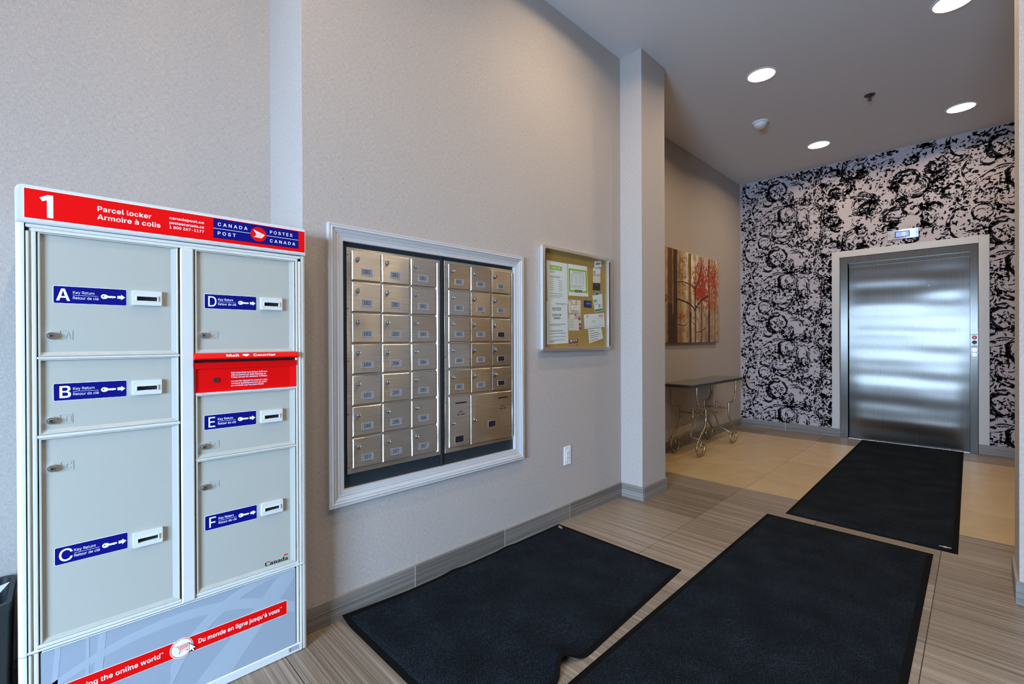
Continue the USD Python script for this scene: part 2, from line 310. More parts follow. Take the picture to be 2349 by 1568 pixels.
# floor: tiles, each its own piece, on a grout bed
floor = thing('floor', 'floor of brown striated porcelain planks with a beige tile field before the elevator', kind='structure')
obj('grout_bed', bx(-.7, XR + .3, Y_ENT - .15, Y_E + .3, -.12, -.0035), 'grout', floor)
GX0, TW, TH = .003, .606, .3085
ROW0 = 2.461                        # a joint
random.seed(3)
def tile_mesh(x0, x1, y0, y1, g=.0014):
    z = random.uniform(-.0004, .0002)
    return rb(x0 + g, x1 - g, y0 + g, y1 - g, -.02, z, .0006)
def spans(a, b, origin, step):
    i = math.floor((a - origin) / step); out = []
    while origin + i * step < b - 1e-6:
        lo, hi = max(a, origin + i * step), min(b, origin + (i + 1) * step)
        if hi - lo > .02: out.append((lo, hi))
        i += 1
    return out
YB0, YB1 = 3.992, 6.434             # beige field
for y0, y1 in spans(Y_ENT + .01, YB0, ROW0, TH) + [(YB1, 6.74), (6.74, 6.985)]:
    xa, xb = (X_RE, XR) if y1 < Y_C0 + .2 else (X_FL, XF)
    for x0, x1 in spans(xa, xb, GX0, TW): obj('tile', tile_mesh(x0, x1, y0, y1), 'brown_tile', floor)
for y0, y1 in spans(YB0, YB1, YB0, (YB1 - YB0) / 4):
    for x0, x1 in spans(X_FL, XF, GX0 + .01, .613): obj('tile', tile_mesh(x0, x1, y0, y1, .0012), 'beige_tile', floor)
# baseboards: tile pieces with light joints
HB, TB = .104, .012
def baseboard(name, label, axis, c, a, b, side, joints):
    """axis 'y': runs along Y at x = c, proud to side; axis 'x': runs along X at y = c"""
    t = thing(name, label, kind='structure')
    cuts = [a] + [j for j in joints if a + .03 < j < b - .03] + [b]; g = .0017
    for p, q in zip(cuts, cuts[1:]):
        lo, hi = (c, c + side * TB) if side > 0 else (c + side * TB, c)
        obj('tile', rb(lo, hi, p + g, q - g, 0, HB, .001) if axis == 'y' else rb(p + g, q - g, lo, hi, 0, HB, .0015), 'base_tile', t)
    lo, hi = (c, c + side * TB * .93) if side > 0 else (c + side * TB * .93, c)
    obj('grout_line', bx(lo, hi, a + .002, b - .002, .001, HB - .002) if axis == 'y' else bx(a + .002, b - .002, lo, hi, .001, HB - .002), 'grout_white', t)
JY = [1.242, 1.856, 2.471]
baseboard('baseboard_left', 'striated grey brown tile baseboard under the mailboxes', 'y', 0, Y_JOG + .001, Y_C0 - TB, 1, JY)
baseboard('baseboard_recess', 'striated tile baseboard behind the parcel locker', 'y', X_RE, Y_ENT, Y_JOG, 1, [-2.8, -2.2, -1.6, -1, -.4, .2])
baseboard('baseboard_column', 'pale lit tile baseboard on the near face of the column', 'x', Y_C0, 0, X_COL + TB, -1, [])
baseboard('baseboard_column_side', 'dark tile baseboard on the side face of the column', 'y', X_COL, Y_C0 + .0005, Y_C1 + TB, 1, [])
baseboard('baseboard_left_far', 'dark tile baseboard behind the console table', 'y', X_FL, Y_C1 + TB, Y_E - TB, 1, [4.1, 4.7, 5.3, 5.9, 6.5])
baseboard('baseboard_back', 'grey brown tile baseboard left of the elevator', 'x', Y_E, X_FL + TB, .772, -1, [.159])
baseboard('baseboard_back_right', 'brown tile baseboard right of the elevator', 'x', Y_E, 1.973, XF, -1, [2.45])
baseboard('baseboard_pier', 'striated tile baseboard on the near face of the right pier', 'x', Y_C0, X_P - TB, XR, -1, [2.7])
baseboard('baseboard_pier_side', 'narrow tile baseboard on the side of the right pier', 'y', X_P, Y_C0 + .0005, Y_C1, -1, [])
baseboard('baseboard_right', 'striated tile baseboard on the wall opposite the mailboxes', 'y', XR, Y_ENT, Y_C0 - TB, -1, [-1.8, -.6, .6, 1.8])
# entrance glazing and the ground outside
win = thing('window_1', 'bronze framed glazed entrance behind the viewer', kind='structure')
for x in (WIN[0], 1.95, WIN[1] - .05): obj('frame', rb(x, x + .05, Y_ENT - .11, Y_ENT - .04, 0, WIN[3], .003), 'bronze_frame', win)
for z in (0, WIN[3] - .05): obj('frame', rb(WIN[0] + .05, WIN[1] - .05, Y_ENT - .105, Y_ENT - .045, z, z + (.09 if z == 0 else .05), .003), 'bronze_frame', win)
for xa, xb in ((WIN[0] + .05, 1.95), (2.00, WIN[1] - .05)):
    for za, zb in ((.09, WIN[3] - .05),): obj('pane', bx(xa, xb, Y_ENT - .079, Y_ENT - .073, za, zb), 'pane_glass', win)
obj('ground', bx(-15, 18, -25, Y_ENT - .152, -.20, -.05), 'outdoor_paving', None, label='paved ground outside the glazed entrance', kind='structure')

# ------------------------------------------------------------------ swirl print on the elevator wall
rng = np.random.default_rng(11)
def ink(path, w, dry=.12):
    """a brush stroke as quads: width wanders, ink breaks"""
    p = np.asarray(path, float); n = len(p); t = np.gradient(p, axis=0); t /= np.linalg.norm(t, axis=1, keepdims=True) + 1e-9
    nn = np.stack([-t[:,1], t[:,0]], -1)
    k = np.convolve(rng.normal(0, 1, n + 8), np.ones(5) / 2.2, 'same')[4:-4]
    ww = 2.1 * w * np.clip(.74 + .42 * k, .15, 1.5) * np.sin(np.linspace(.25, math.pi - .25, n)) ** .5
    wob = np.convolve(rng.normal(0, 1, n + 8), np.ones(5) / 5, 'same')[4:-4] * w * .38
    a, b = p + nn * (wob + ww / 2)[:, None], p + nn * (wob - ww / 2)[:, None]
    v, f = [], []; hide = rng.random(n) < dry
    for i in range(n - 1):
        if hide[i]: continue
        s = len(v); v += [a[i], b[i], b[i+1], a[i+1]]; f += [[s, s+1, s+2], [s, s+2, s+3]]
    return np.array(v).reshape(-1, 2), np.array(f, int).reshape(-1, 3)
def arc(cx, cy, rx, ry, a0, a1, w, lines=1, spread=.12, dry=.07):
    out = []
    for l in range(lines):
        k = 1 + spread * (l - (lines - 1) / 2); da = rng.uniform(-12, 12); n = max(10, int(abs(a1 - a0) / 360 * 6.28 * max(rx, ry) * k / .009))
        a = np.radians(np.linspace(a0 + da, a1 + da * .4, n)); ph = rng.uniform(0, 6.28)
        rr = k * (1 + .05 * np.sin(3 * a + ph) + .03 * np.sin(7 * a + 2 * ph))
        out.append(ink(np.stack([cx + rx * rr * np.cos(a), cy + ry * rr * np.sin(a)], -1), w * rng.uniform(.7, 1.25), dry))
    return out
def dabs(cx, cy, sx, sy, n, w):
    out = []
    for _ in range(n):
        x, y = cx + rng.normal(0, sx), cy + rng.normal(0, sy); th = rng.uniform(0, 6.28); L = rng.uniform(.014, .055); kap = rng.uniform(-25, 25)
        s = np.linspace(0, L, 6); out.append(ink(np.stack([x + np.cumsum(np.cos(th + kap * s)) * L / 6, y + np.cumsum(np.sin(th + kap * s)) * L / 6], -1), w * rng.uniform(.5, 1.5), .05))
    return out
def C(x, y): return -.386 + .00094 * x, 3.42 - .00104 * y - .00009 * x
def ring(x, y, rx, ry, a0, a1, w, lines=1, spread=.12, dry=.07):
    u, v = C(x, y); return arc(u, v, rx * .00094, ry * .00104, a0, a1, w, lines, spread, dry)
def cluster(x, y, sx, sy, n, w=.009):
    u, v = C(x, y); return dabs(u, v, sx * .00094, sy * .00104, n, w)
def motif_one():
    o = []
    o += ring(610, 455, 110, 112, 50, 310, .011, 3, .10); o += ring(645, 440, 55, 55, 0, 360, .006, 2, .3)
    o += ring(545, 645, 150, 170, 180, 345, .007, 3, .10); o += ring(545, 650, 120, 95, 200, 340, .006, 2, .2); o += ring(505, 640, 60, 45, 220, 330, .006)
    o += ring(310, 800, 84, 78, 0, 360, .007, 2, .10); o += ring(300, 810, 50, 40, 40, 150, .005, 2, .2)
    o += ring(470, 1005, 112, 118, 70, 300, .012, 3, .14); o += ring(470, 1005, 120, 120, -40, 60, .009, 1)
    for k in (88, 66, 44, 24): o += ring(600, 1105, k, k * .95, 20, 375, .008, 1, .1, .1)
    o += ring(690, 1015, 92, 80, -20, 125, .006, 4, .16)
    o += ring(195, 900, 165, 175, 95, 262, .009, 2, .06); o += ring(560, 700, 375, 345, 62, 150, .007, 3, .05)
    o += ring(360, 270, 62, 58, 150, 400, .010, 2, .2); o += ring(230, 380, 80, 120, 60, 290, .008, 2, .15)
    o += ring(760, 530, 45, 110, 80, 300, .005, 4, .25); o += ring(800, 560, 70, 130, -60, 80, .005, 3, .2)
    o += ring(1010, 1010, 75, 190, 95, 260, .006, 3, .18, .2); o += ring(930, 650, 95, 270, -60, 65, .006, 3, .16, .2); o += ring(1080, 900, 90, 130, 60, 300, .006, 2, .2)
    o += ring(60, 560, 75, 60, 0, 300, .008, 2, .2); o += ring(110, 1050, 110, 70, 180, 350, .007, 2, .15); o += ring(880, 470, 160, 130, -60, 60, .006, 2, .12)
    o += ring(1040, 350, 70, 60, 20, 320, .007, 2, .2); o += ring(850, 860, 60, 50, 0, 330, .006, 2, .3)
    for x, y, sx, sy, n in ((760,650,65,60,60),(560,560,70,45,40),(130,650,70,60,55),(740,840,70,35,40),(1050,570,45,110,60),(420,690,40,90,30),(950,370,110,60,45),(830,300,60,40,30),(880,960,60,110,40),
                            (150,280,90,60,35),(250,960,60,50,25),(330,980,40,60,30),(360,600,60,70,28),(500,1010,50,60,22),(340,500,110,60,18),(100,430,70,70,22),(980,820,70,80,30),(640,770,110,40,22),(60,900,50,90,22),(700,330,120,30,40),(1090,1050,60,80,35)):
        o += cluster(x, y, sx, sy, int(n * 1.8), .0078)
    return o
def motif_two(x0, w, z0, h):
    o = []
    r2 = random.Random(5); spots = []
    while len(spots) < 24:
        x, y, r = x0 + r2.uniform(0, w), z0 + r2.uniform(0, h), r2.choice([.05, .06, .08, .10, .13])
        if all((x - a) ** 2 + (y - b) ** 2 > (.52 * (r + c)) ** 2 for a, b, c in spots): spots.append((x, y, r))
    for x, y, r in spots:
        a = r2.uniform(0, 360); e = r2.uniform(.6, 1.0)
        o += arc(x, y, r, r * e, a, a + r2.uniform(200, 330), .006 + .03 * r, r2.choice([2, 3, 4]), .13)
        if r > .08: o += arc(x, y, r * .55, r * .5 * e, a + 90, a + r2.uniform(300, 420), .006, 2, .25)
        o += dabs(x, y, r * .3, r * .3, 9, .005)
        b = math.radians(r2.uniform(0, 360)); o += dabs(x + r * math.cos(b), y + r * e * math.sin(b), r * .4, r * .35, 34, .0078)
    for _ in range(34): o += dabs(x0 + r2.uniform(0, w), z0 + r2.uniform(0, h), .06, .06, 18, .0068)
    return o
def gather(st, dx, dz):
    V, Fc, n = [], [], 0
    for v, f in st:
        if not len(f): continue
        q = v + np.array([dx, dz]); c = q[f].mean(1)
        ok = (q[f].reshape(-1, 6)[:, 0::2].min(1) > X_FL + .002) & (c[:,0] < XF - .01) & (c[:,1] > HB + .004) & (q[f][:,:,1].max(1) < H - .002) & ~((c[:,0] > .70) & (c[:,0] < 2.04) & (c[:,1] < 2.29))
        if ok.any(): V.append(q); Fc.append(f[ok] + n); n += len(q)
    return (np.vstack(V), np.vstack(Fc)) if V else (np.zeros((0, 2)), np.zeros((0, 3), int))
REP = .893; m1 = motif_one(); W1 = 1.05; m2 = motif_two(-.386 + W1, W1, 2.0, REP)
wb = stage.GetPrimAtPath('/World/wall_back'); n = 0; V, Fc = [], []
for k in range(-1, 5):
    for st, dx in ((m1, 0), (m2, 0), (m1, 2 * W1)):
        v, f = gather(st, dx, .893 - k * REP)
        if len(f): V.append(v); Fc.append(f + n); n += len(v)
v2, f2 = np.vstack(V), np.vstack(Fc); keep, inv = np.unique(f2.ravel(), return_inverse=True); v2, f2 = v2[keep], inv.reshape(-1, 3)
obj('swirl_print', trimesh.Trimesh(np.stack([v2[:,0], np.full(len(v2), Y_E - .0006), v2[:,1]], -1), f2[:, ::-1], process=False), 'swirl_ink', wb, kind='stuff')

# ------------------------------------------------------------------ elevator door
tr = thing('trim_1', 'off white painted surround around the steel elevator door', kind='structure')
for x0, x1, z0, z1 in ((.682, .760, HB, 2.312), (1.975, 2.056, HB, 2.312), (.760, 1.975, 2.233, 2.312)): obj('casing', rb(x0, x1, Y_E - .018, Y_E + .05, z0, z1, .002), 'trim_paint', tr)
el = thing('door_1', 'wide brushed stainless steel elevator door with steel jambs', kind='structure')
YJ = Y_E - .006
obj('jamb', rb(.770, .846, YJ, Y_E + .135, 0, 2.157, .002), 'elevator_steel', el); obj('jamb', rb(1.910, 1.972, YJ, Y_E + .135, 0, 2.157, .002), 'elevator_steel', el)
obj('header', rb(.770, 1.972, YJ, Y_E + .135, 2.157, 2.232, .002), 'elevator_steel', el)
obj('door_track', bx(.846, 1.910, YJ + .055, Y_E + .13, 2.112, 2.157), 'elevator_steel', el)
ny, nz = 28, 120                                             # the panel bows a little, as sheet steel does
X_, Z_ = np.meshgrid(np.linspace(.840, 1.915, ny), np.linspace(.012, 2.125, nz), indexing='ij')
bow = -.016 * np.clip((1.35 - Z_) / 1.1, 0, 1) ** 1.3 - np.where(Z_ < .75, .008 * np.clip((.75 - Z_) / .5, 0, 1) ** 2, 0) - .0032 * np.exp(-((Z_ - 1.72 - .03 * np.tanh((X_ - 1.55) * 9)) / .12) ** 2) - .0026 * np.exp(-((Z_ - .62) / .13) ** 2) + .0016 * np.sin(Z_ * 7.3 + .8 * X_) * .6 + .00085 * np.sin(Z_ * 19 + .9 * np.tanh((X_ - 1.5) * 6)) + .0003 * np.sin(Z_ * 41 + 1.3 * X_)
bow *= np.clip((X_ - .84) * 8, 0, 1) * np.clip((1.915 - X_) * 8, 0, 1) * .8 + .2
vv = np.stack([X_, Y_E + .072 + bow, Z_], -1).reshape(-1, 3); idx = np.arange(ny * nz).reshape(ny, nz)
q = np.stack([idx[:-1,:-1], idx[1:,:-1], idx[1:,1:], idx[:-1,1:]], -1).reshape(-1, 4)
obj('door_panel', trimesh.Trimesh(vv, np.vstack([q[:, [0,1,2]], q[:, [0,2,3]]]), process=False), 'elevator_steel', el, smooth=True)
obj('door_bottom_gap', bx(.846, 1.910, Y_E + .052, Y_E + .09, 0, .016), 'black', el)
obj('sill', rb(.846, 1.910, Y_E + .006, Y_E + .040, -.003, .004, .001), 'aluminium', el)
obj('keyhole', lathe([(.013, 0), (.013, .003), (.006, .0035), (.005, .001), (0, .001)], (1.577, Y_E + .0715, 1.835), '-y', 20), 'lock_dark', el)
obj('door_sensor', bx(.8462, .8475, Y_E + .03, Y_E + .045, 1.47, 1.57), 'black', el)
cp = thing('call_station', 'stainless call panel with red keyswitch and two round call buttons on the elevator jamb', 'call panel', (1.944, YJ, .992))
obj('plate', rb(1.9155, 1.9725, YJ - .004, YJ + .0005, .992, 1.312, .001), 'elevator_steel', cp)
obj('key_switch', lathe([(.0195, 0), (.0195, .005), (.012, .007), (0, .007)], (1.944, YJ - .004, 1.235), '-y', 24), 'red_button', cp, label='red fire key switch')
obj('key_slot', lathe([(.006, 0), (.006, .0012), (0, .0012)], (1.944, YJ - .011, 1.235), '-y', 16), 'pink', cp)
obj('indicator_lens', lathe([(.0195, 0), (.0195, .003), (0, .004)], (1.944, YJ - .004, 1.184), '-y', 24), 'black', cp)
for z in (1.102, 1.052):
    b = obj('call_button', lathe([(.0165, 0), (.0165, .003), (.0135, .003), (.0135, .005), (0, .006)], (1.944, YJ - .004, z), '-y', 24), 'chrome', cp)
    obj('halo', lathe([(.0172, 0), (.0172, .002), (.0150, .0036), (.0148, .0)], (1.944, YJ - .0041, z), '-y', 24), 'ink_black', b)
obj('warning_text', [onY(P2(bars(1.918, 1.970, [(1.270, 1), (1.263, .9), (1.147, 1), (1.140, .95), (1.133, 1)], .0045), .0004), YJ - .004), onY(P2(Point(1.944, 1.157).buffer(.005), .0004), YJ - .004),
    onY(P2(Point(1.944, 1.018).buffer(.004), .0004), YJ - .004), onY(P2(Point(1.944, 1.292).buffer(.003), .0004), YJ - .004)], 'ink_gray', cp)
fi = thing('floor_indicator', 'steel floor indicator plate with a lit blue display above the elevator door', 'floor indicator', (1.363, Y_E, 2.376))
obj('plate', rb(1.224, 1.502, Y_E - .010, Y_E, 2.377, 2.486, .0015), 'mailbox_steel', fi)
obj('display_bezel', onY(P2(rrect(1.295, 1.424, 2.398, 2.465, .004), .0015), Y_E - .010), 'post_navy', fi)
obj('display', onY(P2(sbox(1.302, 2.404, 1.418, 2.459), .0006), Y_E - .0115), 'lcd_glow', fi)
obj('floor_letter', onY(P2(fit('G', 1.358, 2.413, 1.385, .037, bold=500), .0006), Y_E - .0121), 'lcd_digit', fi)
for x in (1.246, 1.480): obj('screw', lathe([(.0035, 0), (.003, .0012), (0, .0014)], (x, Y_E - .010, 2.431), '-y', 12), 'lock_dark', fi)

# ------------------------------------------------------------------ ceiling fittings
names = {(0, 2): 'nearer of the two left downlights, left of the sprinkler', (0, 3): 'far left downlight closest to the black swirl wallpaper', (1, 2): 'right front downlight cut by the top of the picture', (1, 3): 'right far downlight in front of the elevator'}
for i, x in enumerate(LX):
    for j, y in enumerate(LY):
        t = thing('downlight', 'round lit recessed ceiling downlight, ' + names.get((i, j), f'outside the picture, {"over the mailbox side" if i == 0 else "over the open side"}, {["above the parcel locker", "above the mailboxes"][min(j, 1)]}'), 'ceiling light', (x, y, H))
        obj('trim_ring', lathe([(.099, 0), (.101, .004), (.113, .0035), (.115, .0)], (x, y, H), '-z', 40), 'white_plastic', t, smooth=40)
        obj('can', lathe([(R_CAN - .0005, -.034), (R_CAN - .0005, 0)], (x, y, H), '-z', 40), 'aluminium', t, smooth=40)
        obj('diffuser', lathe([(R_CAN - .001, -.002), (.0335, -.0175)], (x, y, H), '-z', 40), 'lamp_soft', t, label='glowing diffuser')
        obj('led_lens', lathe([(.0335, -.0175), (.0001, -.0175)], (x, y, H), '-z', 24), 'lamp_glow', t)
sd = thing('smoke_detector', 'white round smoke detector on the ceiling between the left downlights', 'smoke detector', (.419, 5.075, H))
obj('base', lathe([(.078, 0), (.078, .010), (.070, .014)], (.419, 5.075, H), '-z', 40), 'white_plastic', sd, smooth=30)
obj('body', lathe([(.068, .010), (.050, .040), (.042, .046), (.040, .046)], (.419, 5.075, H), '-z', 40), 'white_plastic', sd, smooth=30)
obj('vent_slot', lathe([(.039, .040), (.039, .048)], (.419, 5.075, H), '-z', 32), 'lock_dark', sd)
obj('cap', lathe([(.041, .049), (.038, .056), (.0, .057)], (.419, 5.075, H), '-z', 40), 'white_plastic', sd, smooth=30)
sp = thing('sprinkler', 'dark bronze pendent fire sprinkler on the ceiling', 'sprinkler', (1.285, 5.22, H))
obj('escutcheon', lathe([(.042, 0), (.040, .004), (.020, .014), (.012, .016), (0, .016)], (1.285, 5.22, H), '-z', 28), 'lock_dark', sp, smooth=40)
obj('frame', [tube([(1.285 - .011, 5.22, H - .014), (1.285 - .012, 5.22, H - .03), (1.285, 5.22, H - .046)], .003, 6), tube([(1.285 + .011, 5.22, H - .014), (1.285 + .012, 5.22, H - .03), (1.285, 5.22, H - .046)], .003, 6), tube([(1.285, 5.22, H - .012), (1.285, 5.22, H - .05)], .003, 6)], 'lock_dark', sp)
obj('deflector', lathe([(.017, .048), (.017, .050), (0, .051)], (1.285, 5.22, H), '-z', 16), 'lock_dark', sp)

# ------------------------------------------------------------------ parcel locker
XL = .0948
L0, L1 = -.094, .691
lk = thing('parcel_locker', 'tall pale grey parcel locker with six lettered doors and a red header', 'parcel locker', (-.15, .2985, 0))
XD = XL - .026                                              # plane of the inner box front
obj('body', bx(X_RE + .014, XD, L0 + .008, L1 - .008, .002, 1.655), 'locker_paint', lk)
def post(y0, y1, z0, z1, side):
    """rounded vertical post, outer side rounded"""
    yo, yi = (y0, y1) if side < 0 else (y1, y0); w = yi - yo; d = .014
    pts = [(yo, XD - .02)] + [(yo + w * .75 * (1 - math.cos(a)), XL - d + d * math.sin(a)) for a in np.linspace(0, math.pi / 2, 7)] + [(yi, XL), (yi, XD - .02)]
    m = P2(Polygon(pts), z1 - z0); v = np.asarray(m.vertices)
    return trimesh.Trimesh(np.stack([v[:,1], v[:,0], z0 + v[:,2]], -1), m.faces[:, ::-1], process=False)
ZS = .3365
for (y0, y1, sd_) in ((L0, -.0762, -1), (.6742, L1, 1)):
    obj('corner_post', post(y0, y1, ZS + .001, 1.557, sd_), 'locker_frame', lk, smooth=35); obj('corner_post', post(y0, y1, .004, ZS - .001, sd_), 'locker_frame', lk, smooth=35)
for y0, y1 in ((-.0742, -.0672), (-.0625, -.0528), (.2815, .3200), (.6515, .6602), (.6632, .6725)):
    wide = y1 - y0 > .02
    obj('stile', rb(XD - .01, XL + (.003 if wide else -.001), y0, y1, ZS + .004 if wide else ZS + .002, 1.536, .004 if wide else .0018), 'locker_frame', lk)
    if not wide: obj('stile', rb(XD - .01, XL - .001, y0, y1, .034, ZS - .001, .0018), 'locker_frame', lk)
obj('top_rail', [rb(XD - .01, XL - .001, -.0742, .6725, 1.546, 1.556, .0015), rb(XD - .01, XL - .0005, -.0625, .6602, 1.5355, 1.5452, .0015)], 'locker_frame', lk)
for y0, y1, z0, z1 in ((-.0528, .2798, 1.1722, 1.1786), (-.0528, .2798, .9452, .9545), (.3222, .6515, 1.0367, 1.0447), (.3222, .6515, .8108, .8168), (-.0625, .2806, .3465, .3565), (.3215, .6605, .3462, .3568)):
    obj('shelf_rail', rb(XD - .01, XL - .0005, y0, y1, z0, z1, .0015), 'locker_frame', lk)
obj('bottom_rail', [rb(XD - .01, XL, -.0762, .6742, .338, .345, .0015), rb(XD - .01, XL, -.0742, .6725, .0015, .0345, .003), rb(XD - .01, XL - .0005, -.047, .645, .3325, .3355, .001)], 'locker_frame', lk)
# header with sticker and print
hd = [(L0 + .018 - .018 * math.cos(a), 1.6655 - .018 + .018 * math.sin(a)) for a in np.linspace(0, math.pi / 2, 8)] + [(L1 - .006 + .006 * math.sin(a), 1.6655 - .006 + .006 * math.cos(a)) for a in np.linspace(0, math.pi / 2, 5)] + [(L1, 1.560), (L0, 1.557)]
hp = Polygon(hd); XH = XL + .003
def bevel_plate(poly, x0, x1, r):
    """plate facing +X with a rounded rim"""
    ms = [onX(P2(poly, x1 - r - x0), x0)]; steps = [(r * (1 - math.cos(a)), r * math.sin(a)) for a in np.linspace(0, math.pi / 2, 4)]
    for (i0, h0), (i1, h1) in zip(steps, steps[1:]):
        ms.append(onX(P2(poly.buffer(-i1, join_style=1), h1 - 0), x1 - r))
    return ms
hh = obj('header', bevel_plate(hp, X_RE + .014, XH, .006), 'locker_frame', lk)
obj('header_band', onX(P2(sbox(-.0768, 1.5695, .6870, 1.6555), .0006), XH), 'white_print', hh)
obj('header_red', onX(P2(sbox(-.0755, 1.5715, .6858, 1.6540), .0006), XH + .0003), 'post_red', hh, label='bright red header sticker')
XP = XH + .0009
logo_y0, logo_y1, logo_z0, logo_z1, cy, cz, cr = .3768, .6622, 1.5842, 1.6515, .5200, 1.6175, .0268
ONE = Polygon([(.0148, 0), (.0277, 0), (.0277, .0655), (.0165, .0655), (0, .0555), (.0055, .0455), (.0148, .0500)])
white = [affinity.translate(ONE, -.0455, 1.5773), fit('Parcel locker', .0757, 1.6178, .2050, .0152, bold=700), fit('Armoire à colis', .0757, 1.5930, .2289, .0152, bold=700),
         fit('canadapost.ca', .2520, 1.6260, .3483, .0088, bold=650), fit('postescanada.ca', .2520, 1.6103, .3483, .0088, bold=650), fit('1 800 267-1177', .2520, 1.5953, .3483, .0088, bold=650)]
for nm, g in (('header_number', white[:1]), ('header_title', white[1:3]), ('header_contact', white[3:])): obj(nm, onX(P2(unary_union(g), .0004), XP), 'white_print', hh)
obj('logo_panel', onX(P2(sbox(logo_y0, logo_z0, logo_y1, logo_z1), .0004), XP), 'post_navy', hh, label='navy logo panel')
def spaced(s, x0, x1, base, cap):
    ws = [text2(c, bold=600).bounds for c in s]; tot = sum(b[2] - b[0] for b in ws) * cap / .727; gap = (x1 - x0 - tot) / (len(s) - 1); out = []; x = x0
    for c, b in zip(s, ws):
        out.append(affinity.translate(affinity.scale(text2(c, bold=600), cap / .727, cap / .727, origin=(0, 0)), x - b[0] * cap / .727, base)); x += (b[2] - b[0]) * cap / .727 + gap
    return unary_union(out)
obj('logo_text', onX(P2(unary_union([spaced('CANADA', .3900, .4834, 1.6270, .0118), spaced('POST', .3900, .4456, 1.5958, .0118), spaced('POSTES', .5589, .6394, 1.6270, .0115), spaced('CANADA', .5587, .6499, 1.5948, .0115),
    sbox(logo_y0, 1.6166, cy - cr, 1.6181), sbox(cy + cr, 1.6166, logo_y1, 1.6181)]), .0004), XP + .0005), 'white_print', hh)
obj('logo_disc', onX(P2(Point(cy, cz).buffer(cr, quad_segs=12), .0004), XP + .0006), 'post_red', hh)
wing = Polygon([(-.66, .60), (.82, .02), (.36, -.50), (-.64, -.42), (-.46, -.30), (-.28, -.02), (-.34, .10)])
wing = wing.difference(LineString([(-.6, -.02), (.52, -.02)]).buffer(.028)).difference(LineString([(-.6, -.20), (.45, -.22)]).buffer(.026)).difference(LineString([(-.6, -.33), (.3, -.36)]).buffer(.02))
obj('logo_wing', onX(P2(affinity.translate(affinity.scale(wing, cr, cr, origin=(0, 0)), cy, cz), .0004), XP + .0011), 'white_print', hh)
